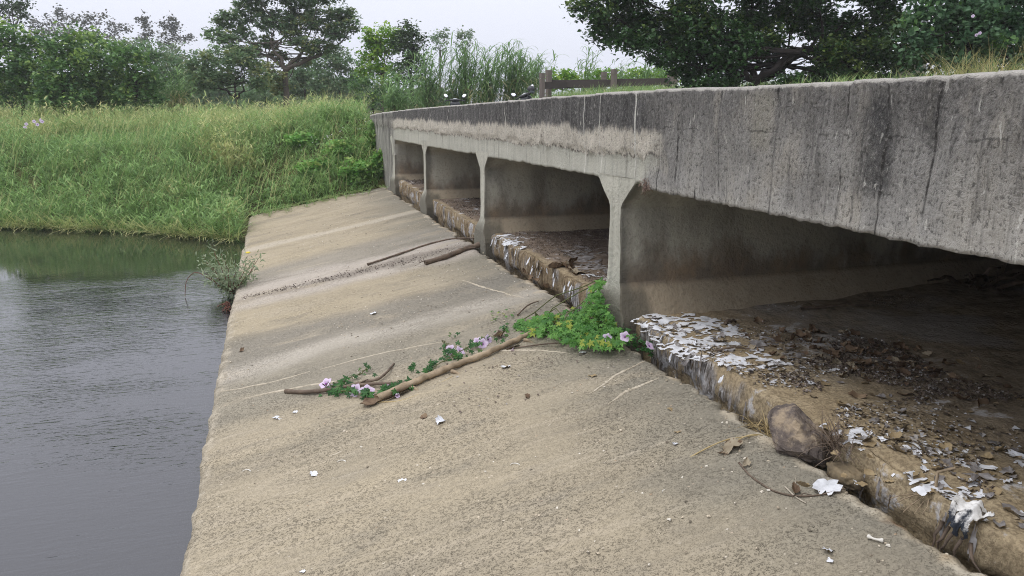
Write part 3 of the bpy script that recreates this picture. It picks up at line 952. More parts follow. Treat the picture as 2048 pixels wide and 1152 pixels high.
endv = np.concatenate([e0, e0 * np.array([1, 1, 0]) + np.array([0, 0, -3.4])])
k = len(e0)
i = np.arange(k - 1)
mb.add(endv, np.stack([i, i + 1, i + 1 + k, i + k], -1))
apron = tag(mb.build('apron', M['apron']), kind='structure')


def strip_on_apron(name, pix, width, mat, parent, h=0.004):
    P = poly_curve([on_apron(*q) for q in pix], 60)
    P[:, 2] = apron_z(P[:, 0])
    d = np.gradient(P, axis=0)
    nrm = np.stack([-d[:, 1], d[:, 0], 0 * d[:, 0]], -1)
    nrm /= np.linalg.norm(nrm, axis=1, keepdims=True)
    wv = width * 0.8 * np.clip(0.25 + 0.9 * rng.random(len(P)), 0, 1) * np.sin(np.linspace(0.25, math.pi - 0.15, len(P)))
    a, b = P + nrm * wv[:, None] / 2, P - nrm * wv[:, None] / 2
    for q in (a, b):
        q[:, 2] = apron_h(q[:, 0], q[:, 1])
    lo = np.array([0, 0, -0.02])
    hi = np.array([0, 0, h])
    rows = np.stack([a + lo, a + hi, b + hi, b + lo], 1)
    m = MB()
    m.add(rows.reshape(-1, 3), grid_faces(len(P), 4))
    return m.build(name, mat, parent)


for pix, wd in (([(440, 782), (520, 768), (620, 742)], 0.05), ([(490, 797), (600, 775), (690, 760), (745, 752)], 0.07),
                ([(640, 738), (760, 708), (890, 685)], 0.035), ([(1215, 812), (1250, 785), (1318, 757)], 0.05),
                ([(1178, 790), (1230, 752), (1290, 724)], 0.05), ([(925, 560), (985, 580), (1048, 595)], 0.05),
                ([(900, 708), (1000, 702), (1090, 700), (1140, 706)], 0.04), ([(655, 912), (672, 908), (690, 900)], 0.02)):
    strip_on_apron('mortar_seam', pix, wd, M['mortar'], apron)

# ------------------------------------------------------------------ the culvert bridge
XF = 3.10
bridge = empty('culvert_bridge', (0, 0, 0), 0, 'low weathered concrete bridge with square culvert openings beside the sloping slab', 'bridge')


def top_z(Y):
    return np.interp(Y, [-4, 2.5, 4.3, 6, 7.5, 10.4, 13.6, 16, 19.2, 22, 24.4], [0.165, 0.165, 0.157, 0.172, 0.168, 0.137, 0.105, 0.082, 0.036, -0.01, -0.09])


def bot_z(Y):
    b = np.interp(Y, [-4, 5.9, 6.1, 8, 12, 16, 20.3, 20.5, 24.4], [-0.645, -0.65, -0.62, -0.625, -0.66, -0.69, -0.705, -2.4, -2.4])
    chip = np.maximum(0, fbm(p3(Y * 3.1, 7, 0), 3, 41) - 0.85) * 0.06 + 0.005 * vnoise(p3(Y * 14, 1, 0), 4) + 0.006 * vnoise(p3(Y * 37, 1, 0), 14) + 0.045 * np.maximum(0, vnoise(p3(Y * 8, 4, 0), 19) - 0.72)
    return b + np.where(Y < 20.3, chip, 0)


by = np.concatenate([np.arange(-4, 9, 0.03), np.arange(9, 24.4, 0.06)])
nz = 34
tt = np.linspace(0, 1, nz)
T, B = top_z(by) + 0.004 * vnoise(p3(by * 4, 0, 0), 6) + 0.007 * vnoise(p3(by * 30, 0, 0), 7), bot_z(by)
BZ = T[:, None] * (1 - tt) + B[:, None] * tt
BY = np.repeat(by[:, None], nz, 1)
wall_in = 0.10 * smooth(20.4, 24, BY) * -1.0
rough = np.where(BY > 6, smooth(-0.40, -0.34, BZ + 0.05 * vnoise(p3(BY * 5, 0, 3), 2)), 0.9)
BX = XF + wall_in + 0.012 * fbm(p3(BY * 2.5, BZ * 2.5, 0), 3, 1) - rough * (0.018 + 0.014 * fbm(p3(BY * 14, BZ * 5, 0), 3, 3))
# board joints on the near part: shallow vertical grooves
jn = np.abs((BY - 0.04 * vnoise(p3(BY * 0, BZ * 3, 0), 8)) / 0.36 - np.round(BY / 0.36))
BX += np.where((BY < 5.9), 0.012 * np.exp(-(jn / 0.03) ** 2) * smooth(-0.1, 0.5, fbm(p3(np.round(BY / 0.36) * 3.3, BZ * 2, 0), 2, 77) + 0.35), 0)
# a horizontal crack on the near part
ck = np.abs(BZ + 0.125 + 0.02 * fbm(p3(BY * 2, 0, 0), 3, 17)) / 0.012

front = p3(BX, BY, BZ)
edge_t = front[:, :1] + np.array([0.012, 0, 0.012])
topb = np.stack([np.full_like(by, XF + 0.30), by, T + 0.012], -1)[:, None]
topm = np.stack([np.full_like(by, XF + 0.15), by, T + 0.016 + 0.006 * vnoise(p3(by * 6, 3, 0), 3)], -1)[:, None]
bk = np.stack([np.full_like(by, XF + 0.31), by, np.minimum(B + 0.02, -0.4)], -1)[:, None]
botm = np.stack([np.full_like(by, XF + 0.16), by, B + 0.01], -1)[:, None]
sec = np.concatenate([bk, topb, topm, edge_t, front, botm, bk + np.array([0.0, 0, -0.02])], 1)
tint = np.zeros(sec.shape[:2])
tint[:, 1:5] = 1.0
tint[:, 5] = 0.3
mb = MB()
mb.add(sec.reshape(-1, 3), grid_faces(sec.shape[0], sec.shape[1]), tint=tint.ravel())
e0 = sec[-1]
k = len(e0)
mid = e0.mean(0)
mb.add(np.concatenate([e0, [mid]]), np.stack([np.arange(k - 1), np.full(k - 1, k), np.arange(1, k)], -1), tint=0.2)
mb.build('parapet_beam', M['face'], bridge)

mb = MB()
box(mb, (5.96, 8.2, -0.47), (5.08, 24.6, 0.30))
mb.build('deck_slab', M['pier'], bridge)
mb = MB()
box(mb, (8.72, 8.2, -0.26), (0.3, 24.6, 0.82))
mb.build('rear_parapet', M['pier'], bridge)


def pier(yc, th, name='pier', lo=-2.75):
    h = th / 2
    prof = [(-h, lo)]
    # (dy, z) outline: footing fillets, stem, haunches
    half = [(h + 0.22, lo), (h + 0.22, -1.97), (h + 0.20, -1.91), (h + 0.03, -1.65), (h, -1.60), (h * 0.96, -0.88), (h + 0.02, -0.83), (h + 0.26, -0.625), (h + 0.26, -0.585)]
    right = half
    left = [(-a, b) for a, b in half][::-1]
    prof = np.array(right + left)
    # densify
    P = []
    for a, b in zip(prof, np.roll(prof, -1, 0)):
        n = max(2, int(np.linalg.norm(b - a) / 0.05))
        P.append(a + (b - a) * np.linspace(0, 1, n, endpoint=False)[:, None])
    P = np.concatenate(P)
    xs_ = np.concatenate([[XF - 0.003, XF + 0.012], np.linspace(XF + 0.06, XF + 0.6, 10), np.linspace(3.9, 8.6, 24)])
    V = []
    for j, x in enumerate(xs_):
        q = P.copy()
        if j == 0:
            c = np.array([0, 0])
            q[:, 0] *= 0.96
        nn = fbm(p3(q[:, 0] * 3 + 9 * yc, q[:, 1] * 3, x * 2), 3, 51) * 0.004
        xo = np.zeros(len(q))
        if j <= 1:
            xo = 0.008 * fbm(p3(q[:, 0] * 4 + yc, q[:, 1] * 3, 0), 2, 53)
            xo = xo - 0.06 * smooth(-1.62, -1.85, q[:, 1])
        V.append(np.stack([x + xo, yc + q[:, 0] + nn * np.sign(q[:, 0]), q[:, 1]], -1))
    V = np.stack(V)
    m = MB()
    m.add(V.reshape(-1, 3), grid_faces(len(xs_), len(P), True)[:, ::-1])
    # front cap: bridge matching outline points left to right (the outline is symmetric about its middle)
    n = len(P)
    R = V[0]
    m.add(R, [cap_faces(P)])
    return m.build(name, M['pier'], bridge, smooth_shade=False)


def cap_faces(P):
    """triangulate a symmetric, y-monotone outline: P starts at the lower right and runs up the right side and down the left"""
    from mathutils.geometry import tessellate_polygon
    tr = tessellate_polygon([[Vector((a, b, 0)) for a, b in P]])
    return np.array(tr)


pier(6.55, 0.29)
pier(11.42, 0.26)
pier(16.12, 0.26)
pier(1.75, 0.29)
pier(20.55, 0.42)

# floor slab of the culvert bays with its broken front face
SX = 3.17


def sill_top(Y):
    return np.interp(Y, [-4, 2.2, 4, 6.1, 7.4, 11.4, 20.4], [-1.965, -1.96, -1.94, -1.90, -1.85, -1.85, -1.77])


sy = np.arange(-3.5, 20.5, 0.04)
prof = [(0.0, -0.85), (0.0, -0.5), (0.0, -0.42), (0.0, -0.35), (0.0, -0.28), (0.0, -0.22), (0.0, -0.17), (0.0, -0.12), (0.001, -0.07), (0.004, -0.035), (0.011, -0.014), (0.026, -0.004), (0.055, -0.001), (0.10, 0.0)]
prof += [(x, 0.0) for x in np.concatenate([np.arange(0.14, 1.2, 0.045), np.arange(1.2, 5.7, 0.15)])]
prof = np.array(prof)
PX, PZ = prof[:, 0], prof[:, 1]
st = sill_top(sy)
rnd_amt = 1 + 0.9 * (sy < 5.0)[:, None] * 1.0
SXX = SX + PX[None] * 1.0 + 0 * sy[:, None]
SYY = np.repeat(sy[:, None], len(prof), 1)
SZZ = st[:, None] + PZ[None] * 1.0
facew = (PX < 0.07)[None] * 1.0
colm = fbm(p3(SYY * 5.5, SZZ * 0.9, 0), 3, 61)
SXX = SXX + facew * (0.016 * colm + 0.018 * np.tanh(5 * fbm(p3(SYY * 6.5, SZZ * 0.5, 4), 2, 68)) + 0.012 * fbm(p3(SYY * 16, SZZ * 5, 0), 2, 62) + np.where(SYY < 5.0, 0.03, 0.0) * smooth(-0.28, 0.0, PZ)[None])
# undercut at the foot
SXX = SXX + (0.08 + 0.05 * smooth(7, 8.5, SYY)) * (smooth(-0.19, -0.30, PZ)[None] * (SYY < 6.5) + smooth(-0.27, -0.42, PZ)[None] * (SYY >= 6.5)) * (0.7 + 0.5 * fbm(p3(SYY * 3, 0 * SYY, 1), 2, 67)).clip(0.1, 1.5)
flat = (PX >= 0.035)[None] * 1.0
SZZ = SZZ + flat * (0.018 * fbm(p3(SXX * 2.2, SYY * 2.2, 0), 3, 63) + 0.008 * fbm(p3(SXX * 9, SYY * 9, 0), 2, 64))
SZZ = SZZ + 0.10 * smooth(1.5, 5.0, PX)[None]
SZZ = SZZ - (np.abs(PX - 0.05) < 0.06)[None] * 0.02 * np.maximum(0, fbm(p3(SYY * 3, 0, 0), 3, 66))
mb = MB()
mb.add(p3(SXX, SYY, SZZ).reshape(-1, 3), grid_faces(len(sy), len(prof))[:, ::-1])
mb.build('floor_slab', M['sill'], bridge)


def floor_z(x, y):
    x, y = np.asarray(x, float), np.asarray(y, float)
    return sill_top(y) + 0.018 * fbm(p3(x * 2.2, y * 2.2, 0), 3, 63) + 0.008 * fbm(p3(x * 9, y * 9, 0), 2, 64) + 0.10 * smooth(1.5, 5.0, x - SX)


def on_floor(px, py):
    P = on_z(px, py, -1.9)
    for _ in range(3):
        P = on_z(px, py, float(floor_z(P[0], P[1])))
    return P


# wall closing the culvert at the back (earth piled against it)
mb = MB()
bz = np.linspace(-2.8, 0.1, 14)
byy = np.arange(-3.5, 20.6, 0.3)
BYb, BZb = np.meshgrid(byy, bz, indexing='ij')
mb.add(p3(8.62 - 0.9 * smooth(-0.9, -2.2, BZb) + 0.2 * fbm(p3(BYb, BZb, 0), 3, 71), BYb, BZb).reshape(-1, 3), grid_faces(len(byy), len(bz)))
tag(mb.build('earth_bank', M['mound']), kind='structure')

# nest of washed-up debris in the haunch
deb = at(1293, 372, 1)
P = on_x(1292, 371, XF - 0.02)
mb = MB()
N = 160
T_ = P + rng.normal(0, 1, (N, 3)) * np.array([0.02, 0.03, 0.03])
scatter(mb, np.array([[-.06, 0, 0], [.06, 0.1, 0], [.04, 1, 0.2], [-.04, 1, 0.2]]), np.array([[0, 1, 2, 3]]), rand_rot(N), T_, rng.uniform(.02, .06, N), rng.random(N))
tag(mb.build('debris_clump', M['nest'], smooth_shade=False), 'pinkish clump of washed-up roots caught under the beam at the pier head', 'debris')

# ------------------------------------------------------------------ grass on the far bank


def bank_points(n, x0, x1, y0, y1):
    X = rng.uniform(x0, x1, n)
    Y = rng.uniform(y0, y1, n)
    return X, Y


def grass_ok(X, Y):
    s = Y - shore(X)
    ok = s > -0.15
    ok &= ~((X > -0.85) & (Y < 21.75))
    ok &= ~((X > 3.0) & (X < 8.7) & (Y > 15))
    ok &= ~((X > 2.98) & (Y < 25))
    return ok


mb = MB()
for (n, x0, x1, y0, y1, Ls, ws, ntuft) in ((4300, -12, 3.0, 18.2, 31, 0.74, 0.027, 13), (3000, -16, 4, 30, 46, 0.85, 0.030, 9), (1600, -34, -11, 24, 46, 0.9, 0.035, 9)):
    X, Y = bank_points(n, x0, x1, y0, y1)
    ok = grass_ok(X, Y)
    X, Y = X[ok], Y[ok]
    s = Y - shore(X)
    patch = fbm(p3(X * 0.55, Y * 0.55, 2), 3, 81)
    hgt = Ls * (1 + 0.55 * patch) * (0.45 + 0.85 * rng.random(len(X)) ** 1.4) * np.where(s < 1.0, 0.8, 1.0)
    hgt *= np.where((X > -0.8) & (Y < 23), 0.65, 1)
    tn = np.clip(0.10 + 0.44 * smooth(3, 10, s + 1.5 * patch) + 0.22 * patch + 0.08 * rng.normal(size=len(X)), 0, 1)
    tn = np.clip(tn + 0.28 * smooth(0.35, 0.8, fbm(p3(X * 0.8, Y * 0.8, 12), 3, 86)), 0, 1)
    k = ntuft
    root = np.repeat(p3(X, Y, terrain(X, Y) - 0.02), k, 0) + rng.normal(0, 1, (len(X) * k, 3)) * np.array([0.09, 0.09, 0.0])
    root[:, 2] = terrain(root[:, 0], root[:, 1]) - 0.02
    N = len(root)
    gok = grass_ok(root[:, 0], root[:, 1])
    az = np.repeat(rng.uniform(0, 2 * math.pi, len(X)), k) + rng.normal(0, 0.8, N)
    tl = np.repeat(rng.uniform(0.0, 0.75, len(X)) * rng.random(len(X)), k)
    hh = np.repeat(hgt, k)
    tnn = np.clip(np.repeat(tn, k) + rng.normal(0, 0.16, N), 0, 1)
    blades(mb, root[gok], (hh * rng.uniform(0.45, 1.2, N))[gok], az[gok], (tl + np.abs(rng.normal(0.15, 0.2, N)))[gok], rng.uniform(0.4, 2.1, N)[gok],
           (ws * rng.uniform(0.5, 1.1, N))[gok], rng.random(N)[gok], tnn[gok], 3)
    # leaves set along the stems, arching out and down
    up_ = root + np.stack([np.cos(az) * 0.12, np.sin(az) * 0.12, np.ones(N)], -1) * (hh * rng.uniform(0.25, 0.85, N))[:, None]
    az2 = rng.uniform(0, 2 * math.pi, N)
    blades(mb, up_[gok], rng.uniform(0.16, 0.36, N)[gok], az2[gok], rng.uniform(0.3, 1.1, N)[gok], rng.uniform(0.5, 1.7, N)[gok],
           (ws * rng.uniform(0.9, 1.6, N))[gok], np.clip(rng.random(N) + 0.15, 0, 1)[gok], tnn[gok], 3)
# taller seed stalks on the crest
X, Y = bank_points(2600, -12, 3, 22, 34)
ok = grass_ok(X, Y)
X, Y = X[ok], Y[ok]
N = len(X)
blades(mb, p3(X, Y, terrain(X, Y)), rng.uniform(0.7, 1.25, N), rng.normal(0.2, 0.7, N), rng.uniform(0.05, 0.3, N), rng.uniform(0.2, 0.9, N), np.full(N, 0.012), rng.random(N), rng.uniform(0.6, 1, N), 4)
# bent straw at the water's edge
X = rng.uniform(-10, -0.9, 1700)
Y = shore(X) + rng.uniform(-0.30, 0.25, 1700)
N = len(X)
blades(mb, p3(X, Y, np.maximum(terrain(X, Y), WATER_Z) + 0.05), rng.uniform(0.3, 0.8, N), rng.normal(-1.57, 0.9, N), rng.uniform(0.5, 1.4, N), rng.uniform(0.3, 1.0, N), np.full(N, 0.019), rng.random(N), rng.uniform(0.55, 1.0, N), 3)
tag(mb.build('bank_grass', M['grass']), 'tall green and yellowing grass covering the far river bank', 'grass', kind='stuff')

# runners creeping over the far end of the apron
mb = MB()
for _ in range(42):
    x0 = rng.uniform(-0.7, 2.9)
    p0 = np.array([x0, 21.95, apron_z(x0) + 0.04])
    ln = rng.uniform(0.3, 1.5)
    ang = rng.normal(-1.57, 0.7)
    p1 = p0 + np.array([math.cos(ang) * ln, math.sin(ang) * ln, 0])
    p1[0] = np.clip(p1[0], -0.8, 2.95)
    p1[2] = apron_z(p1[0]) + 0.02
    tube(mb, curve(p0, p1, (0, 0, 0.06), 6, 0.02), 0.006, 4, rnd=0.5, tint=0.6)
    m = int(ln * 18)
    tpos = rng.random(m)[:, None]
    pos = p0 + (p1 - p0) * tpos + np.array([0, 0, 0.03])
    blades(mb, pos, rng.uniform(0.08, 0.22, m), rng.uniform(0, 6.28, m), rng.uniform(0.3, 1.0, m), rng.uniform(0.3, 1.0, m), np.full(m, 0.014), rng.random(m), rng.uniform(0, 0.6, m), 2)
tag(mb.build('creeping_grass', M['grass']), 'thin grass runners creeping over the far edge of the slab', 'grass', kind='stuff')


# ------------------------------------------------------------------ plants
def leaf_blob(mb, c, r, ncl, per, ls, tv=LEAF_V, tf=LEAF_F, tilt=None, tint0=0.2, spread=0.34, shell=0.45, droop=0.0, flat=1.0):
    """clumps of leaves spread through an ellipsoid"""
    c, r = np.asarray(c, float), np.asarray(r, float)
    d = rng.normal(size=(ncl, 3))
    d /= np.linalg.norm(d, axis=1, keepdims=True)
    rad = shell + (1 - shell) * rng.random(ncl) ** 0.6
    rad *= 1 + 0.22 * fbm(d * 2.3 + c * 0.37, 3, 91)
    cc = c + d * rad[:, None] * r
    N = ncl * per
    sz = spread * rng.uniform(0.4, 1.35, ncl)
    off = rng.normal(0, 1, (N, 3)) * np.repeat(sz, per)[:, None] * np.array([1, 1, 0.7 * flat])
    T = np.repeat(cc, per, 0) + off * 0.52
    T[:, 2] -= droop * rng.random(N)
    R = rand_rot(N, np.full(N, tilt)) if tilt else rand_rot(N)
    rn = np.clip(np.repeat(rng.random(ncl) ** 1.3, per) * 0.85 + rng.random(N) * 0.25, 0, 1)
    ti = np.clip(np.repeat(rng.random(ncl), per) * 0.75 + 0.25 * rng.random(N) + tint0 - 0.2 + 0.18 * np.repeat(d[:, 2], per), 0, 1)
    scatter(mb, tv, tf, R, T, ls * rng.uniform(0.65, 1.3, N), rn, ti)
    return cc


def limb(mb, p0, p1, r0, r1, sag=(0, 0, 0), n=9, wob=0.05):
    P = curve(p0, p1, sag, n, 0)
    P[1:-1] += rng.normal(0, wob, (n - 2, 3))
    tube(mb, P, np.linspace(r0, r1, n), 6, cap=True)
    return P


def tree(name, label, cat, base, trunk_top, blobs, D, mat, bark, leaf=0.1, dens=1.0, per=22, r0=0.2, spread=0.34, group=None, tv=LEAF_V, tf=LEAF_F,
         tilt=None, lean_depth=0.5, shell=0.45, droop=0.0, twigs=4, limb_r=0.35, flat=1.0, trunk=True, via=None, tints=None, depth_jit=0.35):
    """blobs: (px, py, rx, ry) of the crown as surveyed, at distance D"""
    base = np.asarray(base, float)
    root = empty(name, base, 0, label, cat, group)
    crown, wood = MB(), MB()
    s = D / FPX
    tt_ = np.asarray(trunk_top, float)
    if trunk:
        P = limb(wood, base - np.array([0, 0, 0.3]), tt_, r0, r0 * 0.7, (0, 0, 0), 8, r0 * 0.12)
    for bi, (px, py, rx, ry) in enumerate(blobs):
        dd = D + rng.uniform(-1, 1) * depth_jit * max(rx, ry) * s * 2
        c = at(px, py, dd)
        rad = np.array([rx * s, max(rx, ry) * s * 0.8, ry * s])
        vol = (rx * ry) * s * s
        ncl = max(8, int(dens * vol * 62 / (spread / 0.34) ** 1.5))
        cc = leaf_blob(crown, c - 0, rad, ncl, per, leaf * 1.12, tv, tf, tilt or 1.25, (tints[bi] if tints else 0.2), spread, shell, droop, flat)
        if trunk:
            st_ = tt_ if via is None else np.asarray(via[bi % len(via)], float)
            if via is not None:
                pass
            Q = limb(wood, st_, c, r0 * limb_r * 0.62, r0 * 0.06, (0, 0, -0.08 * np.linalg.norm(c - st_)), 8, 0.04)
            for _ in range(twigs):
                e = cc[rng.integers(len(cc))]
                limb(wood, Q[rng.integers(3, 8)], e, r0 * 0.075, r0 * 0.02, (0, 0, -0.05), 6, 0.03)
    if trunk and via is not None:
        for q in via:
            limb(wood, tt_, q, r0 * 0.6, r0 * limb_r, (0, 0, 0.05), 7, 0.05)
    if trunk:
        wb = [np.asarray(v) - base for v in wood.v]
        wood.v = wb
        wood.build('trunk', bark, root)
    crown.v = [np.asarray(v) - base for v in crown.v]
    crown.build('crown', mat, root, smooth_shade=False)
    return root


def gz(P):
    P = np.array(P, float)
    P[2] = terrain(P[0], P[1])
    return P


# spreading tree in the middle
b = gz(at(570, 205, 42))
tree('spreading_tree', 'wide spreading feathery tree with a forked trunk standing in the meadow', 'tree', b, at(571, 140, 42),
     [(462, 40, 40, 24), (448, 78, 26, 15), (505, 15, 36, 26), (548, 42, 40, 26), (600, 8, 44, 30), (645, 42, 40, 26), (690, 30, 26, 22), (672, 68, 30, 20),
      (560, -28, 70, 34), (640, -22, 55, 30), (500, -14, 36, 26), (590, 74, 30, 16), (528, 84, 28, 15), (640, 92, 26, 14), (705, 55, 14, 16), (430, 66, 18, 12),
      (540, 150, 26, 18), (560, 178, 24, 18), (516, 132, 20, 12), (615, 98, 24, 11), (485, 66, 24, 14), (575, 50, 26, 16), (470, 98, 18, 9), (615, 46, 22, 14), (500, 108, 26, 13), (662, 100, 22, 11), (555, 112, 22, 12), (600, 125, 20, 10)],
     42, M['acacia'], M['bark'], 0.17, 1.0, 24, 0.22, 0.28, tilt=1.0, limb_r=0.32, shell=0.35, flat=0.7, twigs=5,
     via=[at(535, 112, 42), at(602, 108, 42), at(646, 108, 42), at(540, 85, 41.5)],
     tints=[0.1, 0.1, 0.2, 0.1, 0.1, 0.1, 0.1, 0.1, 0.1, 0.1, 0.1, 0.3, 0.3, 0.4, 0.1, 0.1, 0.6, 0.6, 0.5, 0.4, 0.2, 0.1, 0.1, 0.3, 0.2, 0.1, 0.3, 0.4], depth_jit=0.6)
b = gz(at(478, 215, 38))
tree('small_tree', 'small dark tree with several thin stems left of the spreading tree', 'tree', b, at(474, 200, 38),
     [(405, 128, 32, 24), (440, 112, 34, 20), (478, 122, 36, 24), (512, 150, 24, 22), (425, 160, 30, 20), (460, 155, 34, 20), (395, 165, 22, 18), (500, 110, 22, 14), (388, 145, 18, 14), (520, 172, 16, 16)],
     38, M['acacia'], M['barkd'], 0.15, 1.1, 26, 0.10, 0.32, tilt=1.1, limb_r=0.5, shell=0.35, twigs=4, via=[at(440, 178, 38), at(470, 160, 38), at(490, 165, 38)])

# thicket on the left
bush_specs = [
    (('tall_bush', 'broad mid green bush at the far left edge of the meadow', 'bush'), 32, (40, 205), [(30, 85, 45, 35), (75, 105, 40, 35), (20, 130, 40, 35), (60, 155, 45, 32), (15, 175, 40, 28), (0, 70, 30, 28)], 'bush'),
    (('tall_bush', 'rounded dark green bush second from the left edge of the meadow', 'bush'), 31, (125, 210), [(118, 105, 38, 38), (140, 135, 42, 36), (110, 160, 40, 34), (150, 175, 40, 30), (95, 185, 32, 22), (140, 80, 24, 22)], 'bush'),
    (('tall_bush', 'large leafy bush in the middle of the left thicket', 'bush'), 33, (195, 210), [(185, 95, 36, 34), (215, 115, 38, 32), (190, 145, 42, 34), (225, 165, 38, 32), (190, 188, 40, 22), (165, 110, 28, 26)], 'bush'),
    (('tall_bush', 'leafy bush with paler tips at the right end of the left thicket', 'bush'), 32, (270, 208), [(255, 130, 36, 30), (285, 145, 30, 28), (260, 170, 36, 28), (295, 180, 26, 22), (240, 105, 24, 20), (272, 112, 20, 16)], 'bush'),
]
for (nm, lb, ct), D, bp, blobs, mt in bush_specs:
    blobs = blobs + [(bp[0] - 30, bp[1] - 12, 30, 14), (bp[0] + 30, bp[1] - 10, 32, 14), (bp[0], bp[1] - 14, 30, 14)]
    b = gz(at(bp[0], bp[1], D))
    tree(nm, lb, ct, b, at(bp[0], bp[1] - 60, D), blobs, D, M[mt], M['barkd'], 0.17, 1.0, 20, 0.09, 0.36, shell=0.5, twigs=2, group='bushes of the left thicket', limb_r=0.5)

# olive shrubs between thicket and small tree
b = gz(at(345, 205, 40))
tree('olive_shrub', 'dull olive shrub between the left thicket and the small tree', 'bush', b, at(345, 180, 40), [(320, 120, 28, 24), (350, 135, 32, 28), (330, 165, 34, 28), (372, 160, 24, 28), (300, 105, 22, 18), (345, 188, 40, 18)], 40, M['bush2'], M['barkd'], 0.15, 0.9, 22, 0.08, 0.36)
b = gz(at(360, 95, 70))
tree('grey_green_tree', 'grey green round tree behind the olive shrub', 'tree', b, at(330, 110, 70), [(275, 95, 34, 18), (315, 105, 34, 20), (355, 110, 34, 20), (385, 115, 20, 20), (250, 95, 18, 16), (340, 135, 50, 22)], 70, M['bush2'], M['bark'], 0.26, 0.4, 22, 0.16, 0.6)

# far off woods, one mass
mb = MB()
for k in range(46):
    X = -62 + k * 1.75 + rng.normal(0, .6)
    Y = 78 + rng.normal(0, 3)
    h = 2.0 + 1.1 * rng.random() - 0.9 * smooth(8, 16, X)
    leaf_blob(mb, (X, Y, -0.3 + h * 0.5), (2.2, 2.0, h), 90, 14, 0.5, spread=0.8, shell=0.5)
tag(mb.build('distant_woods', M['bush2'], smooth_shade=False), 'far off low wood closing the meadow', 'woods', kind='stuff')
# distant gum trees
gums = [
    ('tall distant gum tree leaning in the wind behind the left bushes', 60, 100, [(62, 45, 26, 14), (88, 55, 24, 14), (110, 40, 22, 12), (120, 28, 12, 9), (70, 70, 32, 16), (100, 72, 28, 16)]),
    ('distant gum tree with wind-blown tips second from the left', 140, 100, [(130, 60, 22, 14), (145, 42, 15, 11), (120, 70, 25, 14), (150, 72, 24, 14)]),
    ('dense distant gum tree, broadest of the grey row', 200, 96, [(168, 45, 20, 15), (190, 38, 20, 13), (215, 48, 22, 15), (180, 65, 28, 16), (215, 70, 28, 16), (240, 55, 20, 16), (205, 85, 40, 12)]),
    ('thin distant gum tree with a bare leaning stem', 300, 100, [(283, 38, 11, 7), (290, 50, 7, 6), (298, 68, 12, 8), (285, 75, 15, 8)]),
    ('thin distant gum tree at the right end of the grey row', 345, 100, [(343, 42, 13, 8), (330, 54, 9, 7), (350, 58, 10, 7), (335, 72, 16, 9), (355, 80, 16, 8), (325, 90, 18, 8), (376, 76, 10, 6)]),
]
for lb, bx, D, blobs in gums:
    b = gz(at(bx, 195, D))
    tree('gum_tree', lb, 'tree', b, at(bx, 105, D), blobs, D, M['euc'], M['bark'], 0.34, 0.23, 16, 0.16, 0.75, shell=0.2, twigs=2, group='row of distant gum trees', limb_r=0.45)
b = gz(at(20, 190, 55))
tree('dark_tall_tree', 'dark tall tree rising in the top left corner', 'tree', b, at(28, 70, 55), [(15, 8, 32, 20), (40, 22, 20, 16), (10, 32, 22, 16), (20, -25, 40, 24), (42, 2, 14, 12)], 55, M['dark'], M['barkd'], 0.2, 0.6, 22, 0.18, 0.45)

# grey green shrubs behind the spreading tree
for lb, bx, blobs in (('bluish green shrub right behind the trunk of the spreading tree', 610, [(590, 150, 26, 22), (615, 135, 30, 22), (600, 175, 34, 22), (640, 160, 26, 26), (580, 190, 26, 14)]),
                      ('large domed bluish green shrub right of the spreading tree', 680, [(655, 122, 34, 18), (690, 122, 32, 20), (680, 150, 40, 24), (715, 145, 24, 24), (665, 178, 36, 22), (705, 180, 34, 24)])):
    b = gz(at(bx, 205, 52))
    tree('domed_shrub', lb, 'bush', b, at(bx, 180, 52), blobs, 52, M['bush2'], M['barkd'], 0.2, 0.75, 24, 0.1, 0.42, shell=0.5, group='bluish shrubs behind the spreading tree')
b = gz(at(530, 200, 50))
tree('low_shrub', 'low shrub between the small tree and the spreading tree', 'bush', b, at(530, 190, 50), [(515, 185, 26, 18), (545, 192, 22, 14), (490, 190, 20, 12)], 50, M['bush2'], M['barkd'], 0.16, 0.8, 20, 0.06, 0.36)

# bright and dark trees behind the bridge end
b = gz(at(760, 200, 40))
tree('bright_tree', 'bright yellow green leafy tree behind the far end of the bridge', 'tree', b, at(765, 150, 40),
     [(760, 68, 30, 20), (735, 90, 22, 22), (770, 92, 28, 22), (745, 115, 26, 20), (785, 70, 18, 20), (740, 140, 24, 18), (770, 135, 22, 18)], 40, M['bright'], M['bark'], 0.17, 0.95, 22, 0.12, 0.34, shell=0.45)
b = gz(at(825, 200, 39))
tree('dark_leafy_tree', 'dark glossy tree just right of the bright yellow green one', 'tree', b, at(822, 150, 39),
     [(815, 62, 16, 18), (830, 85, 22, 24), (810, 105, 24, 24), (838, 120, 16, 26), (815, 145, 26, 24), (800, 75, 14, 18)], 39, M['dark'], M['barkd'], 0.17, 1.0, 22, 0.12, 0.34, shell=0.45)
b = gz(at(880, 200, 75))
tree('distant_round_tree', 'distant grey green tree, left of a pair above the tall reeds', 'tree', b, at(880, 100, 75), [(872, 72, 11, 12), (890, 68, 12, 11), (882, 92, 16, 14)], 75, M['bush2'], M['bark'], 0.22, 0.5, 22, 0.14, 0.5)
b = gz(at(930, 200, 75))
tree('distant_round_tree', 'distant grey green tree, right of a pair above the tall reeds', 'tree', b, at(930, 100, 75), [(920, 72, 10, 12), (938, 68, 12, 11), (930, 90, 18, 14)], 75, M['bush2'], M['bark'], 0.22, 0.5, 22, 0.14, 0.5)
b = gz(at(745, 200, 34))
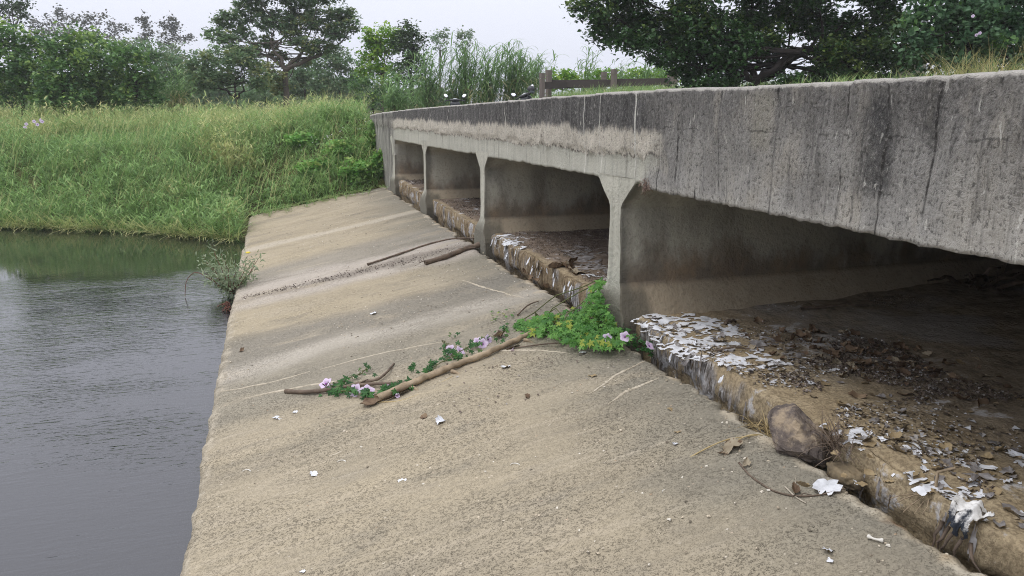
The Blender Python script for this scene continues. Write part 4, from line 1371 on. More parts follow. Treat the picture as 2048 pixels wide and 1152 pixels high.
tree('scrub_bush', 'scrubby bush on the bank left of the tall reeds', 'bush', b, at(745, 190, 34), [(720, 165, 24, 22), (750, 175, 28, 24), (780, 165, 22, 26), (735, 200, 28, 16), (770, 205, 26, 14)], 34, M['bush'], M['barkd'], 0.12, 0.8, 24, 0.06, 0.3)


# elephant grass clumps
def reed(label, px, py_base, D, height_px, width_px, n, dry=0.2, group='clumps of tall elephant grass'):
    base = at(px, py_base, D)
    base[2] = terrain(base[0], base[1])
    root = empty('elephant_grass', base, 0, label, 'reed clump', group)
    H = at(px, py_base - height_px, D)[2] - base[2]
    W = width_px * D / FPX / 2
    stems, lv = MB(), MB()
    ncane = max(10, n // 4)
    for _ in range(ncane):
        a = rng.uniform(0, 6.28)
        q = np.array([math.cos(a), math.sin(a), 0]) * W * 0.5 * rng.random()
        ln = H * rng.uniform(0.5, 0.93)
        lean = rng.normal(0, 0.22) + 0.12
        az = rng.uniform(0, 6.28)
        dirv = np.array([math.cos(az) * abs(lean) + 0.1, math.sin(az) * abs(lean), 1.0])
        e = q + dirv * ln
        P = curve(q, e, (0, 0, 0), 6, 0.01)
        tube(stems, P, np.linspace(0.014, 0.006, 6), 4, rnd=rng.random(), tint=0.5)
        m = 13
        t_ = rng.uniform(0.1, 1.0, m)
        pos = q + (e - q) * t_[:, None]
        azl = rng.normal(0.2, 1.5, m)
        up_ = rng.uniform(0.2, 0.8, m)
        blades(lv, pos, rng.uniform(0.35, 0.62, m) * min(H, 3.0) * 0.62, azl, up_, rng.uniform(1.2, 2.7, m), np.full(m, 0.050) * rng.uniform(0.7, 1.2, m), np.clip(rng.random(m), 0, 1),
               np.clip(np.where(t_ < 0.55, dry + 0.35, dry * 0.6) + rng.normal(0, 0.18, m), 0, 1), 5)
    stems.build('cane', M['eleph'], root)
    lv.build('foliage', M['eleph'], root)


for spec in (
    ('tall elephant grass clump nearest the dark leafy tree', 845, 215, 33, 130, 90, 200, 0.25),
    ('tallest dense elephant grass clump above the bridge end', 915, 212, 33, 145, 110, 300, 0.3),
    ('broad elephant grass clump with dry brown lower leaves', 968, 208, 32, 125, 100, 260, 0.4),
    ('short elephant grass clump at the very end of the parapet', 790, 222, 29, 80, 90, 160, 0.2),
    ('feathery elephant grass clump left of the fence', 1022, 195, 33, 120, 100, 240, 0.25),
    ('elephant grass clump right behind the left fence post', 1060, 190, 35, 90, 90, 150, 0.2),
    ('wispy elephant grass with tall plumes above the middle of the fence', 1165, 178, 34, 90, 70, 46, 0.1),
    ('small elephant grass tuft right of the paired fence posts', 1245, 178, 36, 66, 50, 30, 0.1),
    ('small elephant grass tuft below the tip of the hanging branch', 1290, 178, 36, 68, 50, 30, 0.1),
    ('elephant grass tuft at the right end of the fence', 1325, 178, 33, 70, 60, 36, 0.15),
    ('pale elephant grass sheaf beside the olive shrub', 335, 205, 34, 70, 50, 60, 0.75),
    ('pale upright elephant grass sheaf left of the small tree', 358, 205, 34, 78, 40, 50, 0.7),
):
    reed(*spec)

# weeds behind the fence
for k, (px, lb) in enumerate(((1125, 'pale green weed bush behind the left part of the fence'), (1195, 'pale green weed bush behind the paired fence posts'), (1265, 'pale green weed bush behind the right part of the fence'), (1320, 'pale green weed bush by the overhanging branches'))):
    b = gz(at(px, 185, 38))
    tree('weed_bush', lb, 'bush', b, at(px, 160, 38), [(px - 22, 158, 24, 14), (px + 18, 155, 24, 15), (px, 170, 34, 16), (px + 5, 146, 14, 8)], 38, M['bright'], M['barkd'], 0.15, 0.9, 22, 0.04, 0.3, group='weed bushes behind the fence', trunk=True)

# short grass on the verge around the fence and road side
mb = MB()
for (n, x0, x1, y0, y1, Ls) in ((1500, 8.75, 17, 20.5, 30, 0.45), (900, 2.6, 9.2, 28.5, 33, 0.6), (700, 9, 16, 4, 20, 0.4), (500, 8.75, 11, 21, 29, 0.6)):
    X, Y = bank_points(n, x0, x1, y0, y1)
    k = 9
    root = np.repeat(p3(X, Y, terrain(X, Y)), k, 0) + rng.normal(0, 0.08, (n * k, 3))
    root[:, 2] = terrain(root[:, 0], root[:, 1]) - 0.02
    N = len(root)
    blades(mb, root, Ls * rng.uniform(0.5, 1.3, N), rng.normal(0.3, 1.2, N), np.abs(rng.normal(0.3, 0.2, N)), rng.uniform(0.4, 1.5, N), np.full(N, 0.02), rng.random(N), rng.uniform(0.1, 0.75, N), 3)
tag(mb.build('verge_grass', M['grass']), 'rough grass on the road verge behind the parapet', 'grass', kind='stuff')

# dry grass tuft behind parapet on the right
base = at(1945, 152, 11.5)
base[2] = 0.18
mb = MB()
N = 800
off = rng.normal(0, 1, (N, 2)) * np.array([0.30, 0.45])
root = np.stack([off[:, 0] + 0.25, off[:, 1], np.zeros(N)], -1)
blades(mb, root, rng.uniform(0.45, 1.05, N), rng.uniform(0, 6.28, N), np.abs(rng.normal(0.25, 0.2, N)), rng.uniform(0.4, 1.6, N), np.full(N, 0.010), rng.random(N), rng.random(N), 4)
o = tag(mb.build('dry_grass', M['drygrass'], loc=base), 'yellow dry grass tuft rising behind the parapet on the right', 'grass')

# big dark tree with low limbs on the right
D = 18.5
b = gz(at(1500, 180, D))
tree('overhanging_tree', 'huge dark glossy-leaved tree with low limbs overhanging the bridge', 'tree', b, at(1512, 160, D),
     [(1190, 15, 48, 28), (1215, 62, 40, 26), (1265, 30, 55, 38), (1270, 85, 44, 28), (1320, 60, 55, 40), (1330, 112, 36, 20), (1385, 30, 60, 45), (1390, 95, 50, 40), (1380, 145, 42, 24),
      (1440, 60, 50, 45), (1450, 125, 50, 34), (1455, 165, 50, 18), (1510, 35, 50, 40), (1500, 90, 40, 30), (1545, 75, 34, 26), (1590, 30, 50, 40), (1645, 50, 40, 38), (1660, 105, 44, 34), (1700, 70, 45, 40),
      (1640, 150, 50, 24), (1700, 140, 50, 30), (1740, 100, 45, 40), (1770, 45, 45, 40), (1790, 120, 40, 30), (1740, 155, 45, 16), (1580, 160, 34, 14),
      (1250, -25, 70, 30), (1380, -35, 80, 40), (1510, -30, 80, 40), (1640, -25, 80, 40), (1760, -20, 70, 40), (1540, 120, 24, 16), (1420, 172, 40, 12)],
     D, M['ficus'], M['barkd'], 0.105, 2.6, 26, 0.15, 0.26, shell=0.3, twigs=4, limb_r=0.5,
     via=[at(1560, 128, D), at(1600, 105, D - 0.5), at(1420, 130, D), at(1480, 110, D + .5), at(1650, 95, D)],
     tints=[0.25, 0.1, 0.25, 0, 0.2, 0, 0.3, 0.1, 0, 0.1, 0, 0, 0.1, 0, 0.35, 0.3, 0.1, 0.35, 0.2, 0.1, 0.3, 0.4, 0.1, 0.2, 0.1, 0, .2, .2, .2, .2, .2, 0, 0])
# vine covered tree on the far right
D = 14.5
b = gz(at(1930, 150, D))
vt = tree('vine_covered_tree', 'tree smothered by round-leaved climbing vine on the far right', 'tree', b, at(1940, 60, D),
          [(1860, 25, 45, 34), (1900, 60, 50, 36), (1950, 30, 50, 40), (1960, 80, 48, 30), (1880, 95, 40, 24), (1920, 115, 46, 20), (2000, 50, 45, 40), (2030, 90, 40, 34), (1990, 115, 45, 18), (1830, 60, 30, 36), (1900, -20, 70, 36), (2010, -15, 60, 40), (1840, 105, 24, 26), (2045, 20, 40, 50), (2050, 130, 34, 20)],
          D, M['vinetree'], M['barkd'], 0.078, 1.3, 24, 0.12, 0.24, tv=ROUND_V, tf=ROUND_F, tilt=1.7, shell=0.5, twigs=2, tints=[0.1, 0.2, 0.1, 0.25, 0.1, 0.1, 0.0, 0.0, 0.1, 0.1, 0.1, 0.1, 0.1, 0, 0])
b = gz(at(1985, 60, 17))
tree('shaded_tree', 'dark tree filling the gap behind the vine covered tree', 'tree', b, at(1990, 60, 17.5), [(1990, 40, 60, 60), (2040, 100, 50, 50), (1900, 40, 60, 50), (1860, 110, 50, 40), (1950, 110, 60, 30), (1900, -30, 80, 40), (1800, 90, 50, 50), (1870, 138, 60, 24), (1960, 140, 60, 24)], 17.5, M['dark'], M['barkd'], 0.12, 0.9, 22, 0.15, 0.3)
b = gz(at(1620, 185, 22))
tree('undergrowth', 'dark undergrowth in the shade below the overhanging tree', 'bush', b, at(1620, 175, 22), [(1420, 178, 60, 18), (1500, 178, 50, 14), (1580, 180, 60, 14), (1660, 178, 60, 16), (1740, 165, 60, 22), (1810, 160, 34, 14)], 22, M['dark'], M['barkd'], 0.12, 0.9, 22, 0.05, 0.3)

# ------------------------------------------------------------------ fence
fence = empty('roadside_fence', (0, 0, 0), 0, 'old post and rail fence of squared posts with dark rails', 'fence')


def post(px, yt, yb, D, wpx):
    a, c = at(px, yt, D), at(px, yb, D)
    wd = wpx * D / FPX
    m = MB()
    zt, zb = a[2], c[2] - 0.5
    box(m, (c[0], c[1], (zt + zb) / 2 - 0.09), (wd, wd, zt - zb - 0.18), 0.25, rnd=0.5)
    box(m, (c[0], c[1], zt - 0.085), (wd * 1.08, wd * 1.08, 0.17), 0.25)
    mm = m
    return mm.build('post', M['post'], fence, smooth_shade=False)


for q in ((1084, 147, 192, 25.5, 8), (1097, 141, 186, 26.8, 9), (1207, 144, 178, 29, 8), (1227, 139, 182, 26.8, 9), (1340, 146, 172, 29, 9), (1347, 140, 180, 26.6, 10)):
    post(*q)


def rail(p, q, y0, y1, D0, D1, th=0.07):
    m = MB()
    A, B_ = at(p, y0[0], D0), at(q, y1[0], D1)
    A2, B2 = at(p, y0[1], D0), at(q, y1[1], D1)
    d = B_ - A
    d /= np.linalg.norm(d)
    nrm = np.array([-d[1], d[0], 0]) * th
    V = np.array([A, B_, B2, A2, A + nrm, B_ + nrm, B2 + nrm, A2 + nrm])
    m.add(V, np.array([[0, 1, 2, 3], [7, 6, 5, 4], [0, 4, 5, 1], [3, 2, 6, 7], [0, 3, 7, 4], [1, 5, 6, 2]]))
    return m.build('rail', M['rail'], fence, smooth_shade=False)


rail(1101, 1223, (160, 175), (159, 173), 26.8, 26.8)
rail(1231, 1343, (158, 172), (156, 170), 26.8, 26.6)
rail(1088, 1205, (164, 178), (163, 175), 25.6, 29)
rail(1210, 1338, (162, 174), (160, 170), 29, 29)

cb = at(1818, 152, 19.5)
mb = MB()
box(mb, (0, 0, 0.12), (0.75, 0.4, 0.55), 0.2)
box(mb, (0, 0, 0.44), (0.85, 0.5, 0.09), 0.2)
box(mb, (-0.1, 0.03, 0.64), (0.35, 0.25, 0.31), 0.3)
tag(mb.build('concrete_block', M['pier'], loc=cb, smooth_shade=False), 'small stepped concrete block half hidden under the dark foliage', 'block')


# ------------------------------------------------------------------ scooters
def ell(mb, c, r, nu=14, nv=9, lo=-1.0, hi=1.0, **kw):
    th = np.linspace(0, 2 * math.pi, nu, endpoint=False)
    ph = np.linspace(math.asin(lo), math.asin(hi), nv)
    V = np.stack([np.outer(np.cos(ph), np.cos(th)), np.outer(np.cos(ph), np.sin(th)), np.outer(np.sin(ph), np.ones(nu))], -1) * np.array(r) + np.array(c)
    mb.add(V.reshape(-1, 3), grid_faces(nv, nu, True), **kw)


def lathe_x(mb, c, prof, n=20):
    """solid of revolution round the local X axis; prof = (x, r)"""
    th = np.linspace(0, 2 * math.pi, n, endpoint=False)
    P = np.array(prof)
    V = np.stack([np.repeat(P[:, :1], n, 1), P[:, 1:] * np.cos(th), P[:, 1:] * np.sin(th)], -1) + np.array(c)
    mb.add(V.reshape(-1, 3), grid_faces(len(P), n, True))


def prism_x(mb, outline, hw, taper=0.75):
    """body panel: outline in (y, z), rounded across X"""
    o_ = np.array(outline, float)
    c = o_.mean(0)
    rows = []
    for x, s_ in ((-hw, taper), (-hw * 0.75, 0.96), (0, 1.0), (hw * 0.75, 0.96), (hw, taper)):
        q = c + (o_ - c) * s_
        rows.append(np.stack([np.full(len(q), x), q[:, 0], q[:, 1]], -1))
    V = np.stack(rows)
    n = len(o_)
    mb.add(V.reshape(-1, 3), [grid_faces(5, n, True)])
    for j, fl in ((0, 1), (4, -1)):
        vv = np.concatenate([rows[j], [rows[j].mean(0)]])
        i_ = np.arange(n)
        mb.add(vv, np.stack([np.full(n, n), i_, (i_ + 1) % n], -1)[:, ::fl])


def scooter(P, rz, lean, label, steer=0.0):
    """forward is local +Y, seen from behind; z=0 is the ground"""
    root = empty('scooter', P, rz, label, 'scooter')
    root.rotation_euler = (0, lean, rz)
    for y in (-0.62, 0.62):
        m = MB()
        lathe_x(m, (0, y, 0.24), [(-0.05, 0.15), (-0.055, 0.20), (-0.03, 0.235), (0, 0.24), (0.03, 0.235), (0.055, 0.20), (0.05, 0.15)])
        wh = m.build('wheel', M['tyre'], root)
        m = MB()
        lathe_x(m, (0, y, 0.24), [(-0.03, 0.02), (-0.035, 0.14), (-0.04, 0.155), (0.04, 0.155), (0.035, 0.14), (0.03, 0.02)], 16)
        m.build('rim', M['chrome'], wh)
    m = MB()
    prism_x(m, [(-0.85, 0.62), (-0.55, 0.70), (0.0, 0.68), (0.10, 0.55), (0.12, 0.34), (0.55, 0.30), (0.60, 0.26), (0.1, 0.22), (-0.35, 0.25), (-0.75, 0.48)], 0.16)
    m.build('body', M['paint'], root)
    m = MB()
    prism_x(m, [(-0.72, 0.70), (-0.70, 0.78), (-0.35, 0.79), (-0.05, 0.76), (0.05, 0.70)], 0.14)
    m.build('seat', M['plastic'], root)
    m = MB()
    prism_x(m, [(0.44, 0.30), (0.52, 0.32), (0.46, 0.80), (0.40, 0.92), (0.30, 0.93), (0.36, 0.78)], 0.19)
    m.build('leg_shield', M['paint'], root)
    m = MB()
    prism_x(m, [(0.30, 0.50), (0.62, 0.53), (0.84, 0.42), (0.84, 0.36), (0.62, 0.47)], 0.07)
    m.build('front_fender', M['paint'], root)
    m = MB()
    tube(m, curve((0, 0.38, 0.85), (0, 0.62, 0.24), (0, 0, 0), 4), 0.028, 8)
    m.build('fork', M['chrome'], root)
    # handlebar cover with instrument panel
    m = MB()
    ell(m, (0, 0.36, 0.965), (0.21, 0.10, 0.06), 16, 9)
    hb = m.build('handlebar_cover', M['plastic'], root)
    m = MB()
    ell(m, (0, 0.325, 1.012), (0.085, 0.05, 0.018), 14, 6)
    m.build('instrument', M['glassy'], hb)
    m = MB()
    ell(m, (0, 0.44, 0.95), (0.10, 0.05, 0.05), 12, 7)
    m.build('headlight', M['glassy'], hb)
    for s_ in (-1, 1):
        m = MB()
        tube(m, curve((s_ * 0.17, 0.35, 0.965), (s_ * 0.36, 0.29, 0.945), (0, 0, 0), 4), 0.02, 8)
        m.build('grip', M['plastic'], hb)
        m = MB()
        tube(m, curve((s_ * 0.20, 0.36, 0.99), (s_ * 0.31, 0.36, 1.09), (s_ * 0.03, 0, 0), 6), 0.008, 6)
        mi_ = m.build('mirror', M['plastic'], root)
        m = MB()
        # mirror housing: a shallow tilted oval
        R_m = Matrix.Rotation(math.radians(70), 3, 'X') @ Matrix.Rotation(s_ * 0.75, 3, 'Z')
        Rm = np.array(R_m)
        k0 = m.n
        ell(m, (0, 0, -0.012), (0.095, 0.066, 0.022), 16, 7)
        m.v[-1] = m.v[-1] @ Rm.T + np.array([s_ * 0.335, 0.37, 1.12])
        m.build('housing', M['plastic'], mi_)
        m = MB()
        ell(m, (0, 0, 0), (0.087, 0.059, 0.008), 16, 5)
        Rv = m.v[-1] @ Rm.T + np.array([s_ * 0.335, 0.37, 1.12]) + Rm @ np.array([0, 0, 0.008])
        m.v[-1] = Rv
        m.build('glass', M['mirror'], mi_)
    m = MB()
    ell(m, (0, -0.83, 0.60), (0.09, 0.03, 0.035), 12, 7)
    m.build('tail_light', M['redlens'], root)
    m = MB()
    tube(m, curve((0.13, -0.2, 0.25), (0.16, -0.72, 0.33), (0, 0, 0), 5), 0.04, 8)
    m.build('exhaust', M['chrome'], root)
    return root


P = at(910, 198, 27)
scooter((P[0], P[1], road_z(P[1]) + 0.02 + (P[2] - 1.20 - (road_z(P[1]) + 0.02)) * 0.0), -0.24, 0.0, 'dark scooter with two bare mirrors parked beyond the parapet')
sc1 = P
P2 = at(1072, 196, 25)
s2 = scooter((P2[0], P2[1], road_z(P2[1]) + 0.02), -0.3, -0.40, 'dark scooter leaning over with a helmet hung on its mirror')

# helmet hung on the right mirror of the leaning scooter
hel = empty('helmet', at(1062, 179, 25), 0.2, 'black open face helmet hanging on the mirror of the leaning scooter', 'helmet')
hel.rotation_euler = (0.35, 0.5, 0.2)
m = MB()
ell(m, (0, 0, 0), (0.125, 0.15, 0.135), 20, 12, -0.55, 1.0)
m.build('shell', M['plastic'], hel)
m = MB()
ell(m, (0.02, 0, -0.02), (0.137, 0.155, 0.11), 20, 6, -0.6, 0.35)
m.build('visor', M['visor'], hel)
m = MB()
tube(m, curve((0.02, 0.1, -0.08), (0.02, -0.1, -0.08), (0, 0, -0.14), 9), 0.010, 6)
m.build('strap', M['plastic'], hel)


# ------------------------------------------------------------------ sticks on the apron
def thing_of(name, mb_, mats, loc, label, cat, group=None, smooth_shade=True):
    mb_.v = [np.asarray(v) - np.asarray(loc, float) for v in mb_.v]
    return tag(mb_.build(name, mats, loc=loc, smooth_shade=smooth_shade), label, cat, group)


def on_slab(pix, lift):
    P = np.array([on_apron(*q) for q in pix])
    P[:, 2] += lift
    return P


UPA = np.array([-ASLOPE, 0, 1]) / math.hypot(ASLOPE, 1)
# the long stalk
P = poly_curve(on_slab([(755, 806), (830, 775), (920, 735), (1000, 700), (1085, 665)], 0.0), 36)
rad = np.linspace(0.034, 0.024, 36)
nodes = (5, 13, 20, 27)
for k in nodes:
    rad[k] *= 1.14
P[:, 2] = apron_z(P[:, 0]) + 0.042 + 0.003 * rng.normal(size=36)
P[:, 1] += 0.03 * np.sin(np.linspace(0, 7, 36)) + 0.006 * rng.normal(size=36)
stalk = empty('fallen_stalk', P[0], 0, 'long thick dry stalk lying across the slab from vine mat to water side', 'stick')
m = MB()
tube(m, P - P[0], rad, 11, rough=0.07)
m.build('stem', M['bamboo'], stalk)
for k in (6, 14, 30):
    m = MB()
    a = P[k] - P[0] + np.array([0.02, -0.04, -0.02])
    tube(m, curve(a, a + np.array([0.06, -0.10, -0.015]), (0, 0, 0.01), 4), np.linspace(0.02, 0.012, 4), 6)
    m.build('side_stub', M['bamboo'], stalk)
for k in (1, 26):
    m = MB()
    a = P[k] - P[0] + np.array([0, -0.055, -0.03])
    t_ = np.linspace(0, 1, 6)
    ax = (P[k + 6] - P[k]) if k < 20 else (P[k + 3] - P[k])
    mid_ = a + ax[None] * t_[:, None]
    wv = 0.03 * np.sin(t_ * math.pi)[:, None] + 0.003
    d_ = np.array([0.4, -0.7, 0.35])
    rows = np.stack([mid_ - d_ * wv * 0.2, mid_ + d_ * wv, mid_ + d_ * wv * 2 + np.array([0, 0, 0.01])], 1)
    m.add(rows.reshape(-1, 3), grid_faces(6, 3))
    m.build('peeled_sheath', M['dryleaf'], stalk)


def twig(name, pix, r0, r1, label, mat='twig', lift=None, n=22, cat='stick', rough=0.08, arch=0.0, forks=()):
    lift = r0 if lift is None else lift
    P = poly_curve(on_slab(pix, 0), n)
    P[:, 2] = apron_z(P[:, 0]) + lift + arch * np.sin(np.linspace(0, math.pi, n))
    rad = np.linspace(r0, r1, n)
    rad[::6] *= 1.2
    m = MB()
    tube(m, P, rad, 7, rough=rough)
    for (k, dx, dy, dz, fr) in forks:
        tube(m, curve(P[k], P[k] + np.array([dx, dy, dz]), (0.01, 0.01, 0.01), 5, 0.004), np.linspace(fr, fr * 0.5, 5), 5)
    return thing_of(name, m, M[mat], P[0], label, cat)


twig('dead_branch', [(572, 787), (610, 791), (650, 789), (690, 782), (740, 776), (800, 772), (830, 768)], 0.022, 0.014, 'thin dead branch whose blunt tip points at the water', arch=0.02, forks=((12, 0.12, 0.03, 0.04, .01),))
twig('forked_twig', [(690, 777), (730, 771), (758, 768), (775, 752), (788, 730)], 0.016, 0.009, 'crooked grey twig bending up beside the flower cluster', arch=0.03, forks=((14, 0.05, -0.02, 0.03, .006),))
twig('broken_branch', [(850, 531), (890, 519), (930, 503), (975, 490)], 0.036, 0.042, 'thick broken branch leaning on the far side of the gap', mat='twig', lift=0.04, forks=((2, -0.2, -0.02, -0.02, .012), (12, 0.25, 0.03, 0.03, 0.02)))
twig('long_twig', [(735, 531), (790, 513), (850, 492), (900, 479), (952, 478)], 0.018, 0.010, 'long thin curved twig lying along the dusty streak')
twig('far_twig', [(690, 394), (730, 390), (770, 381), (808, 369)], 0.012, 0.008, 'thin pale twig bridging the gap at the far end of the slab', mat='palewood', lift=0.04)
twig('straight_twig', [(1035, 632), (1055, 618), (1077, 604)], 0.010, 0.006, 'short straight twig lying behind the green vine mat', arch=0.03)
twig('dry_straw', [(755, 806), (800, 804), (845, 788), (885, 765), (905, 754)], 0.006, 0.004, 'fine curved straw stem beside the long stalk', mat='straw')
twig('dark_runner', [(1478, 928), (1500, 955), (1545, 985), (1590, 996), (1640, 993), (1690, 980)], 0.006, 0.004, 'long thin dark stem curving near the dark boulder', forks=((13, -0.04, -0.05, 0.01, .004), (14, 0.06, -0.04, 0.005, .004)), lift=0.008)
twig('bare_runner', [(1010, 700), (1100, 692), (1180, 688), (1210, 686)], 0.006, 0.008, 'bare brown vine runner in front of the green vine mat', arch=0.02)
twig('forked_straw', [(1570, 975), (1590, 995), (1612, 1008)], 0.005, 0.004, 'pale forked straw lying on the dark curved stem', mat='palewood', forks=((8, 0.16, 0.20, 0.02, .004),), n=16)
# straws fanning from the boulder
for k, (pix, lb) in enumerate((([(1380, 916), (1450, 890), (1515, 872)], 'long pale straw fanning left from the boulder tuft'), ([(1470, 885), (1500, 880), (1525, 872)], 'short pale straw next to the lobed dry leaf'))):
    twig('loose_straw', pix, 0.005, 0.003, lb, mat='straw', arch=0.03)

# dry tufts at the boulder
for nm, (px, py), n, spread, lb in (('dry_tuft', (1530, 868), 70, 0.09, 'straw coloured dry tuft left of the dark boulder'), ('dry_tuft', (1668, 895), 90, 0.10, 'grey dry root tuft right of the dark boulder')):
    c = on_x(px, py, 3.10)
    m = MB()
    root_ = rng.normal(0, 1, (n, 3)) * np.array([0.03, 0.05, 0.015])
    blades(m, root_, rng.uniform(0.12, 0.30, n), rng.uniform(0, 6.28, n), rng.uniform(0.3, 1.5, n), rng.uniform(0.2, 1.4, n), np.full(n, 0.007), rng.random(n), rng.random(n), 4)
    tag(m.build(nm, M['straw'] if px < 1600 else M['twig'], loc=c), lb, 'dry grass')

# boulder in the gap
c = on_x(1595, 868, 3.06)
m = MB()
u = np.linspace(0, 2 * math.pi, 56, endpoint=False)
v = np.linspace(-math.pi / 2, math.pi / 2, 30)
Dv = np.stack([np.outer(np.cos(v), np.cos(u)), np.outer(np.cos(v), np.sin(u)), np.outer(np.sin(v), np.ones(56))], -1)
sup = np.sign(Dv) * np.abs(Dv) ** 0.72
rr = 1 + 0.13 * fbm(Dv * 1.3, 3, 101) + 0.03 * fbm(Dv * 6, 3, 103)
fd = rng.normal(size=(16, 3))
fd /= np.linalg.norm(fd, axis=1, keepdims=True)
fh = rng.uniform(0.66, 0.92, 16)
dots = np.maximum(sup @ fd.T, 1e-3)
lim = (fh / dots).min(-1)
rr = np.minimum(rr, lim) * (1 + 0.05 * fbm(Dv * 4, 4, 104, 0.6)) * 1.08
Vb = sup * rr[..., None] * np.array([0.135, 0.25, 0.165])
Rb = np.array(Matrix.Rotation(0.28, 3, 'Z') @ Matrix.Rotation(0.30, 3, 'X') @ Matrix.Rotation(0.25, 3, 'Y'))
m.add((Vb.reshape(-1, 3)) @ Rb.T, grid_faces(30, 56, True))
tag(m.build('boulder', M['rock'], loc=c, smooth_shade=False), 'dark rounded boulder wedged in the gap beside the slab', 'boulder')

# mud lump next to it
c = on_x(1690, 950, 3.12)
m = MB()
rr = 1 + 0.16 * fbm(Dv * 2.6, 4, 111)
m.add((sup * rr[..., None] * np.array([0.07, 0.115, 0.06])).reshape(-1, 3), grid_faces(30, 56, True))
tag(m.build('mud_lump', M['under'], loc=c), 'crumbling tan mud lump stuck in the gap right of the boulder', 'mud')

# ------------------------------------------------------------------ flakes and leaves


def flake_mesh(name, seed, mats, curl=0.25, ragged=0.35, aspect=1.4, thick=0.02, n=22, ridge=0.1):
    r_ = np.random.default_rng(seed)
    th = np.linspace(0, 2 * math.pi, n, endpoint=False)
    rad = 1 + ragged * (r_.normal(size=n) * 0.5 + np.sin(th * r_.integers(2, 5) + r_.random() * 6) * 0.5 + 0.3 * np.sin(th * 7 + r_.random() * 6))
    rad = np.clip(rad, 0.35, 1.8)
    rings = [np.zeros(n), 0.5 * np.ones(n), np.ones(n)]
    ang = r_.random() * 6.28
    V = []
    for f in (0.0, 0.45, 0.8, 1.0):
        x = np.cos(th) * rad * f * aspect * 0.5
        y = np.sin(th) * rad * f * 0.5
        dd = x * math.cos(ang) + y * math.sin(ang)
        z = curl * (f ** 2) * (0.35 + 0.65 * np.clip(np.cos(th - ang), -0.2, 1) ** 2) + ridge * np.sin(dd * 6 + seed) * 0.5 * f
        if f > 0.9:
            z += 0.05 * r_.normal(size=n)
        V.append(np.stack([x, y, z], -1))
    V = np.concatenate(V)
    Vl = V.copy()
    Vl[:, 2] -= thick
    m = MB()
    F = grid_faces(4, n, True)
    m.add(V, F, mi=0)
    m.add(Vl, F[:, ::-1], mi=1)
    rim = np.concatenate([V[-n:], Vl[-n:]])
    i_ = np.arange(n)
    m.add(rim, np.stack([i_, i_ + n, (i_ + 1) % n + n, (i_ + 1) % n], -1), mi=1)
    return m.mesh(name, mats, smooth_shade=True, attrs=False)


WF = [flake_mesh('white_flake', 300 + k, [M['crust'], M['under']], curl=c_, ragged=0.35, aspect=a_, thick=0.025) for k, (c_, a_) in enumerate(((0.05, 1.2), (0.12, 1.5), (0.25, 1.3), (0.4, 1.2), (0.08, 1.8), (0.3, 1.7), (0.55, 1.1), (0.15, 1.1)))]
GF = [flake_mesh('grey_flake', 330 + k, [M['greycrust'], M['under']], curl=c_, ragged=0.35, aspect=a_, thick=0.03) for k, (c_, a_) in enumerate(((0.1, 1.4), (0.3, 1.3), (0.5, 1.2), (0.2, 1.8)))]
TF = [flake_mesh('tan_flake', 350 + k, [M['tan'], M['under']], curl=c_, ragged=0.25, aspect=a_, thick=0.04) for k, (c_, a_) in enumerate(((0.1, 1.4), (0.4, 1.3), (0.6, 1.2)))]
BL = [flake_mesh('brown_leaf', 370 + k, [M['dryleaf'], M['dryleaf']], curl=c_, ragged=0.3, aspect=a_, thick=0.015, ridge=0.3, n=18) for k, (c_, a_) in enumerate(((0.5, 1.5), (0.8, 1.3), (0.4, 1.9), (0.9, 1.6), (0.3, 1.3)))]
PL = [flake_mesh('pale_leaf', 390 + k, [M['palelitter'], M['dryleaf']], curl=c_, ragged=0.4, aspect=a_, thick=0.015, ridge=0.3, n=18) for k, (c_, a_) in enumerate(((0.5, 1.5), (0.8, 1.3), (0.4, 1.6)))]


def lay(name, mesh, P, size, label, cat, group=None, tiltx=0.0, tilty=0.0, rz=None, lift=0.003):
    return tag(link(name, mesh, None, (P[0], P[1], P[2] + lift), (tiltx, tilty, rng.uniform(0, 6.28) if rz is None else rz), (size, size, size)), label, cat, group)


